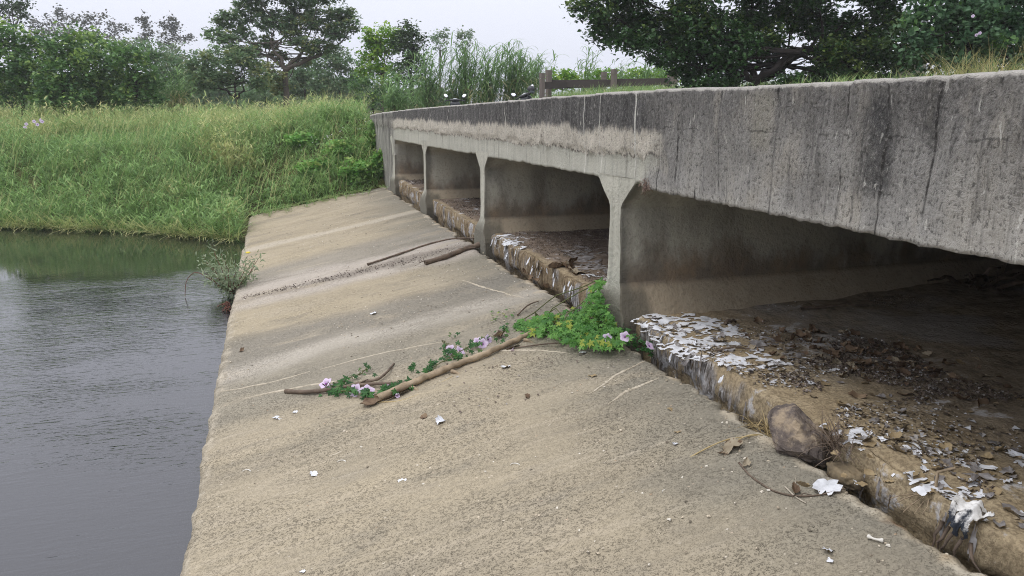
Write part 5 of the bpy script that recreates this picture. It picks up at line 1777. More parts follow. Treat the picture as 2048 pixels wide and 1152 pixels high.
# thin white crust sheets still sticking to the floor (photo pixel outline)
def crust_sheet(pix, label, seed, lift=0.007, holes=0.18, mat='crust'):
    P = np.array([on_floor(*q) for q in pix])
    x0, x1, y0, y1 = P[:, 0].min() - .05, P[:, 0].max() + .05, P[:, 1].min() - .05, P[:, 1].max() + .05
    h = 0.013
    gx, gy = np.arange(x0, x1, h), np.arange(y0, y1, h)
    GX, GY = np.meshgrid(gx, gy, indexing='ij')
    GX = GX + 0.008 * vnoise(p3(GX * 40, GY * 40, 0), seed)
    GY = GY + 0.008 * vnoise(p3(GX * 40, GY * 40, 5), seed)
    # point in polygon with ragged border
    wx_ = GX + 0.08 * fbm(p3(GX * 7, GY * 7, 1), 4, seed, 0.65)
    wy_ = GY + 0.10 * fbm(p3(GX * 7, GY * 7, 7), 4, seed, 0.65)
    ins = np.zeros(GX.shape, bool)
    n = len(P)
    for i_ in range(n):
        a, b_ = P[i_], P[(i_ + 1) % n]
        c1 = (a[1] > wy_) != (b_[1] > wy_)
        with np.errstate(divide='ignore', invalid='ignore'):
            xi = (b_[0] - a[0]) * (wy_ - a[1]) / (b_[1] - a[1] + 1e-12) + a[0]
        ins ^= c1 & (wx_ < xi)
    ins &= fbm(p3(GX * 6, GY * 9, 3), 3, seed + 3) < (0.55 - holes)
    ins &= fbm(p3(GX * 14, GY * 26, 3), 3, seed + 7) < 0.5
    Z = floor_z(GX, GY) + lift + 0.006 * fbm(p3(GX * 11, GY * 16, 0), 3, seed + 9)
    Z += 0.016 * np.maximum(0, fbm(p3(GX * 5, GY * 8, 2), 2, seed + 11) - 0.15)
    rnd_edge = np.clip((SX + 0.075 - GX) / 0.07, 0, 1)
    Z -= 0.022 * rnd_edge ** 2
    nx, ny = GX.shape
    idx = np.arange(nx * ny).reshape(nx, ny)
    q = ins[:-1, :-1] & ins[1:, :-1] & ins[1:, 1:] & ins[:-1, 1:]
    F = np.stack([idx[:-1, :-1], idx[1:, :-1], idx[1:, 1:], idx[:-1, 1:]], -1)[q]
    if len(F) == 0:
        return None
    used, inv = np.unique(F, return_inverse=True)
    F = inv.reshape(-1, 4)
    V = p3(GX, GY, Z).reshape(-1, 3)[used]
    # closed skin: top, underside and rim
    Vd = V - np.array([0, 0, 0.006])
    e = np.concatenate([F[:, [0, 1]], F[:, [1, 2]], F[:, [2, 3]], F[:, [3, 0]]])
    key = np.sort(e, 1)
    _, ii, cc = np.unique(key[:, 0] * 10 ** 6 + key[:, 1], return_index=True, return_counts=True)
    be = e[ii[cc == 1]]
    k = len(V)
    m = MB()
    m.add(np.concatenate([V, Vd]), F, mi=0)
    m.add(np.concatenate([V, Vd]), [(F + k)[:, ::-1], np.stack([be[:, 1], be[:, 0], be[:, 0] + k, be[:, 1] + k], -1)], mi=1)
    o = P.mean(0)
    m.v = [vv - o for vv in m.v]
    return tag(m.build('crust_sheet', [M[mat], M['under']], loc=o, smooth_shade=False), label, 'crust')


crust_sheet([(1275, 628), (1420, 634), (1480, 650), (1500, 690), (1440, 712), (1380, 716), (1330, 692), (1290, 660)], 'broad white crust sheet on the floor edge beside the pier foot', 501, holes=-0.08)
crust_sheet([(1420, 722), (1470, 705), (1540, 700), (1595, 728), (1560, 740), (1500, 742), (1465, 738), (1440, 733)], 'white crust sheet with frayed right end in the middle of the near bay', 502, holes=-0.1)
crust_sheet([(1480, 680), (1520, 680), (1585, 695), (1600, 715), (1540, 705), (1480, 700)], 'thin greyish crust sheet on the shaded side of the frayed white one', 503, holes=0.15, mat='greycrust')
crust_sheet([(1630, 850), (1700, 845), (1750, 880), (1745, 890), (1690, 880)], 'white crust sheet on the floor edge above the boulder', 504, holes=-0.05)
crust_sheet([(1672, 890), (1750, 885), (1755, 915), (1700, 912)], 'small white crust sheet right behind the boulder', 505, holes=-0.1)
crust_sheet([(1790, 885), (1880, 890), (1950, 925), (1930, 935), (1830, 905)], 'long narrow greyish white crust strip right of the boulder', 506, holes=-0.35)
crust_sheet([(1780, 945), (1850, 955), (1930, 985), (2000, 1020), (1960, 1030), (1870, 1000)], 'large cracked white crust sheet behind the torn white flap', 507, holes=0.1)
crust_sheet([(985, 468), (1030, 470), (1060, 500), (1040, 500), (1000, 480)], 'thin white crust on the edge of the third bay floor', 508, holes=0.05)
crust_sheet([(1110, 500), (1210, 505), (1215, 545), (1150, 540)], 'pale patchy crust in front of the second nearest bay', 509, holes=0.25, mat='greycrust')
crust_sheet([(1180, 545), (1212, 548), (1205, 562), (1170, 556)], 'small white crust patch at the left of the pier foot', 510, holes=0.0)

# individual flakes in the near bay
g = 'white crust flakes scattered on the near bay floor'
zones = [((1300, 640, 1500, 700), 26, 0.11, 'beside the pier foot'), ((1400, 690, 1620, 745), 22, 0.10, 'round the frayed crust sheet'), ((1640, 790, 1800, 900), 22, 0.09, 'just behind the boulder'),
         ((1760, 880, 2046, 960), 34, 0.11, 'right of the boulder'), ((1860, 960, 2046, 1060), 30, 0.10, 'behind the torn white flap'), ((1600, 700, 1850, 800), 16, 0.08, 'between leaf drift and boulder')]
for (x0, y0, x1, y1), n, s, wh in zones:
    for _ in range(n):
        P = on_floor(rng.uniform(x0, x1), rng.uniform(y0, y1))
        if P[0] < SX + 0.06:
            continue
        if rng.random() < 0.42:
            lay('crust_flake', WF[rng.integers(len(WF))], P, s * 0.40 * min(1.7, math.exp(rng.normal(0, .45))), 'white curled loose crust flake ' + wh, 'flake', g + ' ' + wh, rng.normal(0, .15), rng.normal(0, .15))
        else:
            lay('grey_flake', GF[rng.integers(len(GF))], P, s * 0.5 * min(1.6, math.exp(rng.normal(0, .45))), 'grey curled loose crust flake ' + wh, 'flake', 'grey crust flakes ' + wh, rng.normal(0, .2), rng.normal(0, .2))
for _ in range(46):
    px, py = rng.uniform(1600, 2040), rng.uniform(720, 1000)
    P = on_floor(px, py)
    wh = 'above the boulder' if px < 1760 else ('behind the torn white flap' if py > 900 else 'below the leaf drift')
    lay('mud_flake', TF[rng.integers(len(TF))], P, rng.uniform(0.03, 0.07), 'tan curled mud flake lying ' + wh, 'flake', 'tan mud flakes ' + wh, rng.normal(0, .15), rng.normal(0, .15))
# brown leaves drifted in the near bay
k = 0
while k < 120:
    px, py = rng.normal(1700, 130), 0
    py = rng.normal(690 + (px - 1600) * 0.22, 26)
    if not (1480 < px < 2040 and 640 < py < 860):
        continue
    P = on_floor(px, py)
    k += 1
    wh = 'left end' if px < 1620 else ('middle' if px < 1790 else 'dim right end')
    if rng.random() < 0.75:
        lay('dry_leaf', BL[rng.integers(len(BL))], P, rng.uniform(0.03, 0.075), 'curled brown dead leaf in the ' + wh + ' of the leaf drift', 'leaf', 'brown leaves in the ' + wh + ' of the drift', rng.normal(0, .35), rng.normal(0, .35))
    else:
        lay('pale_dry_leaf', PL[rng.integers(len(PL))], P, rng.uniform(0.035, 0.08), 'curled pale dead leaf in the ' + wh + ' of the leaf drift', 'leaf', 'pale leaves in the ' + wh + ' of the drift', rng.normal(0, .35), rng.normal(0, .35))
# pale leaves on the next floor edge
for px, py in ((1115, 535), (1135, 538), (1140, 528), (1150, 545)):
    lay('pale_dry_leaf', PL[rng.integers(3)], on_floor(px, py), rng.uniform(0.11, 0.16), 'large pale folded leaf on the floor edge left of the vine covered pier', 'leaf', 'large pale leaves left of the vine covered pier', rng.normal(0, .3), rng.normal(0, .3))
for px, py in ((1050, 545), (1075, 562), (1095, 575), (1062, 556)):
    P = on_x(px, py, 3.06)
    lay('gap_leaf', BL[rng.integers(5)], P, rng.uniform(0.05, 0.09), 'brown leaf stuck in the gap behind the green vine mat', 'leaf', 'brown leaves stuck in the gap', rng.normal(0, .4), rng.normal(0, .4))

# fine litter on all bay floors (nobody could count it)
mb = MB()
for n, x0, x1, y0, y1, s in ((12000, 3.3, 6.0, 6.9, 11.2, 0.024), (7000, 3.3, 5.5, 11.6, 15.9, 0.035), (4000, 3.3, 5.0, 16.3, 20.2, 0.045), (22000, 3.4, 6.2, 1.6, 6.1, 0.020), (9000, 3.5, 5.4, 2.0, 5.0, 0.032)):
    X, Y = rng.uniform(x0, x1, n), rng.uniform(y0, y1, n)
    dens = fbm(p3(X * 1.3, Y * 1.3, 4), 3, 121)
    ok = dens > (0.1 if y0 < 6 else -0.35) * 1.0
    X, Y = X[ok], Y[ok]
    N = len(X)
    tv_ = LEAF_V * np.array([0.8, 1, 2.2])
    scatter(mb, tv_, LEAF_F, rand_rot(N, np.full(N, 0.5)), p3(X, Y, floor_z(X, Y) + 0.008), s * rng.uniform(0.4, 1.5, N), rng.random(N))
def mat_litter():
    n = NT('litter')
    r = n.attr('rnd')
    return n.done(n.ramp(r, [(0, (0.035, 0.026, 0.021)), (0.5, (0.10, 0.075, 0.06)), (0.85, (0.20, 0.16, 0.135)), (1.0, (0.42, 0.40, 0.38))]), 0.9, spec=0.15)
M['litter'] = mat_litter()
tag(mb.build('leaf_litter', M['litter'], smooth_shade=False), 'fine brown leaf litter covering the culvert floors', 'litter', kind='stuff')
# litter in the dusty streak on the apron, and small chips elsewhere
mb = MB()
N = 900
X = rng.uniform(-0.6, 2.9, N)
Y = 11.75 - 0.08 * (X - 1) + rng.normal(0, 0.13, N) * (0.6 + 0.25 * X)
scatter(mb, LEAF_V * np.array([1, 1, 2]), LEAF_F, rand_rot(N, np.full(N, 0.5)), p3(X, Y, apron_z(X) + 0.008), rng.uniform(0.008, 0.035, N), rng.uniform(0, 0.8, N))
N = 260
X = rng.uniform(1.2, 2.9, N)
Y = rng.uniform(5.5, 8, N)
scatter(mb, LEAF_V, LEAF_F, rand_rot(N, np.full(N, 0.4)), p3(X, Y, apron_z(X) + 0.012), rng.uniform(0.01, 0.035, N), rng.uniform(0.5, 1, N))
tag(mb.build('streak_litter', M['litter'], smooth_shade=False), 'dark plant crumbs in a streak across the slab', 'litter', kind='stuff')

# small crumbs of crust and mud round the sheets
mb = MB()
N = 9000
X, Y = SX + 0.04 + rng.gamma(1.6, 0.42, N), rng.uniform(1.9, 6.2, N)
dens = fbm(p3(X * 2.2, Y * 2.2, 14), 3, 151)
ok = (dens > -0.05) & (X < 5.4) & ~((Y > 6.0) & (X < 3.6))
X, Y = X[ok], Y[ok]
N = len(X)
scatter(mb, LEAF_V * np.array([1.1, 0.9, 1.6]), LEAF_F, rand_rot(N, np.full(N, 0.35)), p3(X, Y, floor_z(X, Y) + 0.006), rng.gamma(2.2, 0.008, N) + 0.006, np.clip(rng.beta(1.1, 1.1, N), 0, 1))
def mat_crumb():
    n = NT('crumb')
    r = n.attr('rnd')
    return n.done(n.ramp(r, [(0, (0.05, 0.04, 0.034)), (0.35, (0.16, 0.125, 0.09)), (0.6, (0.34, 0.27, 0.175)), (0.8, (0.36, 0.35, 0.35)), (1.0, (0.72, 0.73, 0.75))]), 0.9, spec=0.1)
M['crumb'] = mat_crumb()
tag(mb.build('crust_crumbs', M['crumb'], smooth_shade=False), 'small crumbs of white crust and mud on the near bay floor', 'crumbs', kind='stuff')

# flakes hanging on the vertical face of the floor slab
g = 'grey peeling strips on the broken floor edge'
k = 0
while k < 46:
    y = rng.uniform(4.6, 11.2)
    if abs(y - 6.55) < 0.5 or abs(y - 11.42) < 0.4:
        continue
    zt = float(sill_top(y))
    z = zt - rng.uniform(0.04, 0.20)
    me = (GF + GF + WF)[rng.integers(14)]
    o = link('peeling_strip', me, None, (SX - 0.03 + rng.normal(0, 0.006), y, z), (rng.normal(0, .3), -math.pi / 2 + rng.normal(0.15, .15), rng.normal(0, 0.3)), (rng.uniform(.05, .13), rng.uniform(.014, .035), rng.uniform(.02, .05)))
    tag(o, 'peeling crust strip hanging on the broken vertical floor edge', 'flake', g)
    k += 1
for k in range(14):
    y = rng.uniform(2.3, 4.6)
    o = link('dark_strip', GF[k % 4], None, (SX - 0.012, y, float(sill_top(y)) - rng.uniform(0.08, 0.22)), (rng.normal(0, .2), -math.pi / 2 + 0.1, rng.normal(0, 0.2)), (rng.uniform(.06, .12), rng.uniform(.015, .04), .03))
    tag(o, 'small dark peeling strip on the sandy floor edge near the boulder', 'flake', 'small dark strips on the sandy floor edge')

# torn white flap hanging over the edge in the lower right
c = on_x(1925, 1040, 3.16)
flap = empty('torn_flap', c, 0, 'big torn white crust flap hanging over the sandy floor edge, black below', 'crust')
n_u, n_v = 41, 37
uu, vv = np.meshgrid(np.linspace(0, 1, n_u), np.linspace(0, 1, n_v), indexing='ij')
wdt = 0.20
yy = (uu - 0.5) * wdt * (1 - 0.2 * vv)
pl = vv * 0.26                                   # length along the sheet: over the top, round the rim, down the face
over = np.clip(pl - 0.13, 0, 1)
xx_ = (SX - c[0]) + 0.11 - np.minimum(pl, 0.13) + -0.03 * smooth(0.0, 0.04, over) + 0.05 * np.clip(over - 0.06, 0, 1)
zz_ = (float(sill_top(c[1])) - c[2]) + 0.02 - 0.92 * over + 0.030 * np.abs(fbm(p3(uu * 5, vv * 3, 3), 3, 133)) + 0.012 * np.cos(uu * 11 + vv * 4)
xx_ += 0.016 * fbm(p3(uu * 6, vv * 3, 9), 3, 135) * (over > 0) - 0.03 * np.abs(np.sin(uu * 8)) * smooth(0.02, 0.1, over)
V = p3(xx_, yy, zz_).reshape(-1, 3)
def mat_flap():
    n = NT('torn_crust')
    f = n.noise(n.co, 16, 4, 0.65)
    ti = n.attr('tint')
    bl = n.step(n.math('ADD', ti, n.math('MULTIPLY', n.math('SUBTRACT', f, 0.5), 0.9)), 0.50, 0.72)
    return n.done(n.mix(bl, n.ramp(f, [(0.3, (0.6, 0.58, 0.54)), (0.6, (0.82, 0.81, 0.79))]), (0.03, 0.035, 0.045)), 0.9, n.bump(f, 0.008), spec=0.15)
M['flap'] = mat_flap()
m = MB()
edge_ = np.minimum(np.minimum(uu, 1 - uu) * 2.2, np.minimum(vv * 2.2, (1 - vv) * 1.4))
keep_ = (edge_ + 0.42 * fbm(p3(uu * 8, vv * 3.0, 8), 3, 137, 0.65) > 0.16).ravel()
FF = grid_faces(n_u, n_v)
FF = FF[keep_[FF].all(1)]
m.add(V, FF, mi=0, tint=vv.ravel())
m.add(V + np.array([0.006, 0, -0.006]), FF[:, ::-1], mi=1)
m.build('sheet', [M['flap'], M['under']], flap)
for k in range(5):
    m = MB()
    a = np.array([-0.05 + 0.01 * k, (k - 2) * 0.05, -0.06])
    tube(m, curve(a, a + np.array([-0.03, rng.normal(0, .04), -0.10 - 0.02 * k]), (-0.02, 0, 0), 6, 0.004), np.linspace(0.012, 0.003, 6), 5)
    m.build('torn_strand', M['twig'], flap)
# other distinct flakes
lay('fallen_flake', WF[1], on_apron(1652, 979), 0.125, 'flat white flake lying on the slab right of the curved stem', 'flake', None, 0.0, -0.18, 0.6, 0.016)
lay('fallen_flake', WF[0], on_apron(1712, 975), 0.045, 'tiny white flake hanging over the gap below the mud lump', 'flake', None, 0.3, 0.3, 0.2, 0.03)
for px, py, s, lb in ((556, 838, 0.065, 'white scrap on the slab left of the stalk nearest the water'), (880, 846, 0.07, 'white scrap on the slab below the long stalk'), (627, 950, 0.055, 'pale scrap in the middle of the lower slab'), (803, 964, 0.055, 'pale scrap at the centre of the lower slab'),
                      (1012, 735, 0.07, 'white scrap on the slab right of the long stalk'), (1165, 706, 0.055, 'pale pinkish scrap in front of the vine mat'), (590, 826, 0.04, 'slim pale scrap just below the dead branch'), (1350, 890, 0.03, 'tiny white scrap left of the boulder straws'), (1655, 1105, 0.05, 'upper pale scrap below the white bone'), (1660, 1124, 0.03, 'lower pale scrap below the white bone'), (747, 629, 0.07, 'white scrap on the pale streak of the slab'), (606, 1145, 0.03, 'white chip at the bottom edge of the slab')):
    lay('white_scrap', WF[rng.integers(len(WF))], on_apron(px, py), s, lb, 'flake', None, 0, -0.18, None, 0.008)
lay('lobed_leaf', PL[0], on_apron(1460, 899), 0.105, 'lobed pale dry leaf lying left of the boulder', 'leaf', None, 0.1, -0.2, 0.3, 0.01)
lay('small_leaf', PL[1], on_apron(1493, 932), 0.045, 'small pale curled leaf at the end of the dark curved stem', 'leaf', None, 0.1, -0.2, 0.3, 0.012)
lay('brown_leaf', BL[1], on_apron(1590, 985), 0.05, 'small brown curled leaf on the dark curved stem', 'leaf', None, 0.1, -0.2, 1.3, 0.012)
lay('brown_leaf', BL[2], on_apron(848, 836), 0.05, 'small brown leaf just above the white scrap below the stalk', 'leaf', None, 0.0, -0.2, 1.3, 0.010)
lay('brown_leaf', BL[0], on_apron(1055, 796), 0.04, 'tiny dark leaf alone in the middle of the slab', 'leaf', None, 0.0, -0.2, 1.3, 0.010)
lay('brown_leaf', BL[3], on_apron(1000, 675), 0.09, 'orange brown leaf behind the stalk next to the flowers', 'leaf', None, 0.0, -0.2, 0.6, 0.012)
lay('brown_leaf', BL[1], on_apron(484, 704), 0.05, 'dark shrivelled leaf near the water edge of the slab', 'leaf', None, 0.0, -0.2, 0.6, 0.012)
lay('brown_leaf', BL[2], on_apron(745, 808), 0.12, 'brown leaf under the thick end of the long stalk', 'leaf', None, 0.2, -0.2, 0.4, 0.02)
for px, py, s, lb in ((1185, 753, 0.05, 'flat tan stone chip in front of the vine mat'), (1345, 822, 0.05, 'flat tan stone chip close to the gap'), (1355, 866, 0.03, 'small tan stone chip left of the straws')):
    lay('stone_chip', TF[0], on_apron(px, py), s, lb, 'stone', None, 0, -0.18, None, 0.008)
# pale loose grit of chips on the slab: stuff
mb = MB()
N = 3000
X, Y = rng.uniform(-0.65, 3.0, N), rng.uniform(1.5, 21, N)
ok = fbm(p3(X * 1.2, Y * 1.2, 9), 3, 141) + 0.25 * (X - 1.2) > 0.0
X, Y = X[ok], Y[ok]
N = len(X)
cv_ = np.array([[-.5, -.3, 0], [.5, -.35, 0], [.45, .3, 0], [-.4, .35, 0], [-.35, -.2, .3], [.3, -.2, .28], [.3, .2, .3], [-.25, .2, .26]])
cf_ = np.array([[4, 5, 6, 7], [0, 1, 5, 4], [1, 2, 6, 5], [2, 3, 7, 6], [3, 0, 4, 7]])
scatter(mb, cv_, cf_, rand_rot(N, np.full(N, 0.2)), p3(X, Y, apron_z(X) + 0.004), rng.uniform(0.006, 0.026, N), rng.random(N))
def mat_grit():
    n = NT('grit')
    r = n.attr('rnd')
    return n.done(n.ramp(r, [(0, (0.16, 0.14, 0.11)), (0.4, (0.38, 0.32, 0.24)), (0.75, (0.58, 0.50, 0.38)), (1, (0.7, 0.66, 0.58))]), 0.9, spec=0.1)
M['grit'] = mat_grit()
tag(mb.build('grit', M['grit'], smooth_shade=False), 'pale grit and small chips scattered over the slab', 'grit', kind='stuff')

# bone
P = poly_curve(on_slab([(1735, 1077), (1748, 1083), (1766, 1086)], 0.012), 12)
P[:, 2] = apron_z(P[:, 0]) + 0.014
m = MB()
tube(m, P, [0.010, 0.013, 0.009, 0.007, 0.006, 0.006, 0.006, 0.006, 0.007, 0.009, 0.013, 0.010], 8)
thing_of('bone', m, M['bone'], P[0], 'small white bone with knobbed ends on the lower right slab', 'bone')
# tiny pale curls
for px, py, lb in ((683, 928, 'curled white shaving in the middle of the lower slab'), (492, 947, 'curled white shaving near the water edge'), (1031, 935, 'hook shaped white shaving on the lower middle slab'), (1337, 990, 'curled white shaving on the right lower slab')):
    c = on_apron(px, py)
    th = np.linspace(0.2, 2.6, 9)
    Pc = np.stack([c[0] + 0.035 * np.cos(th), c[1] + 0.05 * np.sin(th), c[2] + 0.008 + 0 * th], -1)
    m = MB()
    tube(m, Pc, np.linspace(0.005, 0.002, 9), 5)
    thing_of('shaving', m, M['bone'], Pc[0], lb, 'shaving')
# dead standing stem on the floor edge
P = on_x(1870, 985, 3.28)
m = MB()
tube(m, np.array([P + np.array([0, 0, -0.06]), P, P + np.array([0.0, 0.0, 0.12]), P + np.array([0.06, -0.05, 0.16])]), [0.012, 0.011, 0.009, 0.007], 6, rough=0.1)
for _ in range(12):
    tube(m, curve(P + np.array([0, 0, -0.02]), P + np.array([rng.normal(-0.06, .05), rng.normal(0, .08), -0.04 - 0.09 * rng.random()]), (0, 0, 0.02), 5, 0.006), np.linspace(0.006, 0.002, 5), 4)
thing_of('dead_plant', m, M['bamboo'], P, 'snapped dead stem with roots standing on the sandy floor edge', 'plant')
# dark stick and debris inside the near bay
for (a, b_, r_, lb) in (((1600, 622), (1738, 612), 0.016, 'dark stick lying deep inside the near bay'), ((1450, 650), (1470, 645), 0.02, 'short dark stick behind the white crust sheet'), ((1430, 706), (1500, 701), 0.010, 'slim brown stick lying over the white crust')):
    A, B_ = on_floor(*a), on_floor(*b_)
    m = MB()
    tube(m, curve(A + np.array([0, 0, .02]), B_ + np.array([0, 0, .02]), (0, 0, .01), 10, 0.008), np.linspace(r_, r_ * .5, 10), 6, rough=.1)
    thing_of('dark_stick', m, M['twig'], A, lb, 'stick')
A = on_floor(1960, 570)
m = MB()
for _ in range(9):
    tube(m, curve(A + rng.normal(0, .15, 3) * np.array([1, 1, 0]), A + rng.normal(0, .5, 3) * np.array([1, .6, 0]) + np.array([0, 0, .25 * rng.random() + .03]), (0, 0, .05), 7, .02), np.linspace(.03, .008, 7), 6)
thing_of('brushwood', m, M['twig'], A, 'tangle of dark brushwood at the back of the near bay', 'brushwood')

# ------------------------------------------------------------------ morning glory


def palmate(seed):
    r_ = np.random.default_rng(seed)
    V, F = [], []
    for k, a in enumerate((-1.9, -0.95, 0.0, 0.95, 1.9)):
        ln = (0.62, 0.85, 1.0, 0.85, 0.62)[k] * r_.uniform(0.9, 1.1)
        w_ = 0.17 * ln + 0.05
        c, s_ = math.cos(a), math.sin(a)
        dr = r_.uniform(-0.25, 0.05)
        pts = [(0, 0, 0), (w_, ln * 0.45, 0.06 + dr * 0.2), (0, ln * 0.5, dr * 0.2 - 0.03), (-w_, ln * 0.45, 0.06 + dr * 0.2), (0, ln, dr)]
        n0 = len(V)
        for x, y, z in pts:
            V.append((x * c + y * s_, -x * s_ + y * c, z))
        F += [(n0, n0 + 1, n0 + 4, n0 + 2), (n0, n0 + 2, n0 + 4, n0 + 3)]
    return np.array(V) * 0.5, np.array(F)


PALM = [palmate(k) for k in range(5)]


def palm_meshes(mat, nm):
    out_ = []
    for k, (V, F) in enumerate(PALM):
        for r_ in (0.1, 0.45, 0.8):
            m = MB()
            m.add(V, F, rnd=r_ + 0.1 * k / 5, tint=0.1 + 0.9 * (k in (3, 1) and r_ > 0.7))
            out_.append(m.mesh(nm, mat, smooth_shade=False))
    return out_


PM_A, PM_B = palm_meshes(M['vine'], 'leaf'), palm_meshes(M['vine2'], 'leaf')


def flower_mesh():
    m = MB()
    n = 20
    th = np.linspace(0, 2 * math.pi, n, endpoint=False)
    rows = []
    for r_, z in ((0.09, -0.55), (0.12, -0.25), (0.24, 0.0), (0.5, 0.16), (0.78, 0.22), (0.98, 0.20)):
        lob = 1 + (0.13 * np.cos(th * 5) if r_ > 0.4 else 0)
        zz = z + (0.05 * np.cos(th * 5) if r_ > 0.4 else 0)
        rows.append(np.stack([np.cos(th) * r_ * lob, np.sin(th) * r_ * lob, np.full(n, 1.0) * zz], -1))
    V = np.stack(rows) * 0.5
    tn = np.repeat(np.array([0.0, 0.0, 0.2, 0.6, 0.9, 1.0]), n)
    m.add(V.reshape(-1, 3), grid_faces(6, n, True), rnd=0.7 - 0.3 * (1 - tn), tint=tn)
    f = m.mesh('flower', M['petal'])
    m = MB()
    ell(m, (0, 0, 0.03), (0.10, 0.10, 0.05), 10, 5)
    t_ = m.mesh('throat', M['throat'])
    return f, t_


FLW, THR = flower_mesh()


def add_flower(parent, P, base, dirv, size):
    q = Vector(dirv).to_track_quat('Z', 'Y').to_euler()
    o = link('flower', FLW, parent, tuple(np.asarray(P) - base), q, (size,) * 3)
    link('throat', THR, o)
    return o


def to_view(P):
    return -np.asarray(P) / np.linalg.norm(P)


# the green mat at the pier foot
base = on_apron(1150, 650)
mat_ = empty('vine_mat', base, 0, 'bright green vine mat with five-lobed leaves at the pier foot', 'vine')
outline = [(1018, 652), (1040, 640), (1085, 626), (1130, 620), (1166, 612), (1180, 580), (1196, 554), (1206, 560), (1200, 590), (1216, 618), (1236, 655), (1262, 672), (1245, 690), (1200, 692), (1150, 690), (1100, 668), (1060, 668)]
OL = np.array(outline, float)


def inside(px, py, O):
    c = False
    n = len(O)
    for i_ in range(n):
        a, b_ = O[i_], O[(i_ + 1) % n]
        if (a[1] > py) != (b_[1] > py) and px < (b_[0] - a[0]) * (py - a[1]) / (b_[1] - a[1]) + a[0]:
            c = not c
    return c


def mat_point(px, py):
    """where the mat's surface stands: mounded on the slab, climbing the floor edge above it"""
    P = on_apron(px, py)
    if P[0] > 3.0:
        P = on_x(px, py, 3.02)
    return P


leaves = []
while len(leaves) < 860:
    px, py = rng.uniform(1015, 1268), rng.uniform(545, 694)
    if inside(px, py, OL):
        leaves.append((px, py))
stuffm = MB()
for k, (px, py) in enumerate(leaves):
    P = mat_point(px, py)
    d = to_view(P)
    dist = min(abs(px - 1018), 60) / 60
    lift = rng.uniform(0.02, 0.16) * dist
    P = P * (1 - lift * 0.42)
    # bring the leaf back on the mat's silhouette: it leans towards the light
    nrm = Vector((rng.normal(-0.35, .35), rng.normal(-0.45, .35), 1.0)).normalized()
    q = nrm.to_track_quat('Z', 'Y') @ Vector((0, 0, 1)).rotation_difference(Vector((0, 0, 1)))
    e = (q.to_matrix() @ Matrix.Rotation(rng.uniform(0, 6.28), 3, 'Z')).to_euler()
    s = rng.uniform(0.085, 0.135)
    if k < 300:
        link('leaf', PM_A[rng.integers(len(PM_A))], mat_, tuple(P - base), e, (s, s, s))
    else:
        V, F = PALM[rng.integers(5)]
        Vw = (V * s) @ np.array(e.to_matrix()).T + (P - base) - np.array([0, 0, 0.03])
        stuffm.add(Vw, F, rnd=rng.random(), tint=rng.random() * 0.6)
o = stuffm.build('foliage', M['vine'], mat_, smooth_shade=False)
o['kind'] = 'stuff'
m = MB()
for _ in range(26):
    a, b_ = leaves[rng.integers(620)], leaves[rng.integers(620)]
    A, B_ = mat_point(*a) - base, mat_point(*b_) - base
    tube(m, curve(A, B_, (0, 0, 0.04), 7, 0.02), 0.006, 5)
o = m.build('stem', M['stem'], mat_)
for (px, py), dv in (((1215, 677), (-0.35, -0.75, 0.5)), ((1250, 674), (-0.2, -0.7, 0.6)), ((1298, 692), (0.4, -0.5, 0.7))):
    P = on_x(px, py, 3.0) if px < 1290 else on_x(px, py, 3.05)
    P = P * (0.93 if px < 1290 else 0.98)
    add_flower(mat_, P, base, dv, 0.095)
# leaves trailing into the gap right of the mat
for _ in range(46):
    px = rng.uniform(1245, 1305)
    py = 662 + (px - 1245) * 0.72 + rng.normal(0, 8)
    P = on_x(px, py, 3.04)
    s = rng.uniform(0.07, 0.11)
    o = link('leaf', PM_B[rng.integers(len(PM_B))], mat_, tuple(P - base), (rng.normal(0.5, .4), rng.normal(-0.4, .4), rng.uniform(0, 6.28)), (s, s, s))
# pale shoots at the left tip
for px, py in ((1000, 632), (1012, 660), (990, 640), (1025, 638), (1015, 670), (1030, 660), (985, 632), (1020, 625)):
    for _ in range(3):
        P = on_apron(px + rng.normal(0, 5), py + rng.normal(0, 3)) + np.array([0, 0, 0.03])
        s = rng.uniform(0.05, 0.09)
        link('leaf', PM_A[rng.integers(len(PM_A))], mat_, tuple(P - base), (rng.normal(-0.3, .3), rng.normal(-.2, .3), rng.uniform(0, 6.28)), (s, s, s))

# flowering vine along the stalk
base = on_apron(760, 790)
vine = empty('flowering_vine', base, 0, 'flowering vine with pale purple trumpets trailing along the long stalk', 'vine')
paths = [[(672, 790), (700, 795), (740, 800), (790, 790), (830, 770), (870, 745), (920, 715), (960, 690), (1010, 672)], [(650, 780), (680, 778), (710, 760), (740, 745)], [(885, 690), (900, 710), (915, 725)]]
m = MB()
for pth in paths:
    Q = poly_curve(on_slab(pth, 0.05), 40)
    Q += rng.normal(0, 0.012, Q.shape)
    tube(m, Q - base, 0.005, 5)
m.build('stem', M['stem'], vine)


def sprig(px, py, n, sp, size, lift=0.05, mats=None):
    for _ in range(n):
        P = on_apron(px + rng.normal(0, sp), py + rng.normal(0, sp * 0.45)) + np.array([0, 0, lift * rng.uniform(0.3, 1.6)])
        s = size * rng.uniform(0.9, 1.5)
        nrm = Vector((rng.normal(-0.2, .45), rng.normal(-0.6, .4), 0.9)).normalized()
        e = (nrm.to_track_quat('Z', 'Y').to_matrix() @ Matrix.Rotation(rng.uniform(0, 6.28), 3, 'Z')).to_euler()
        link('leaf', (mats or PM_B)[rng.integers(15)], vine, tuple(P - base), e, (s, s, s))


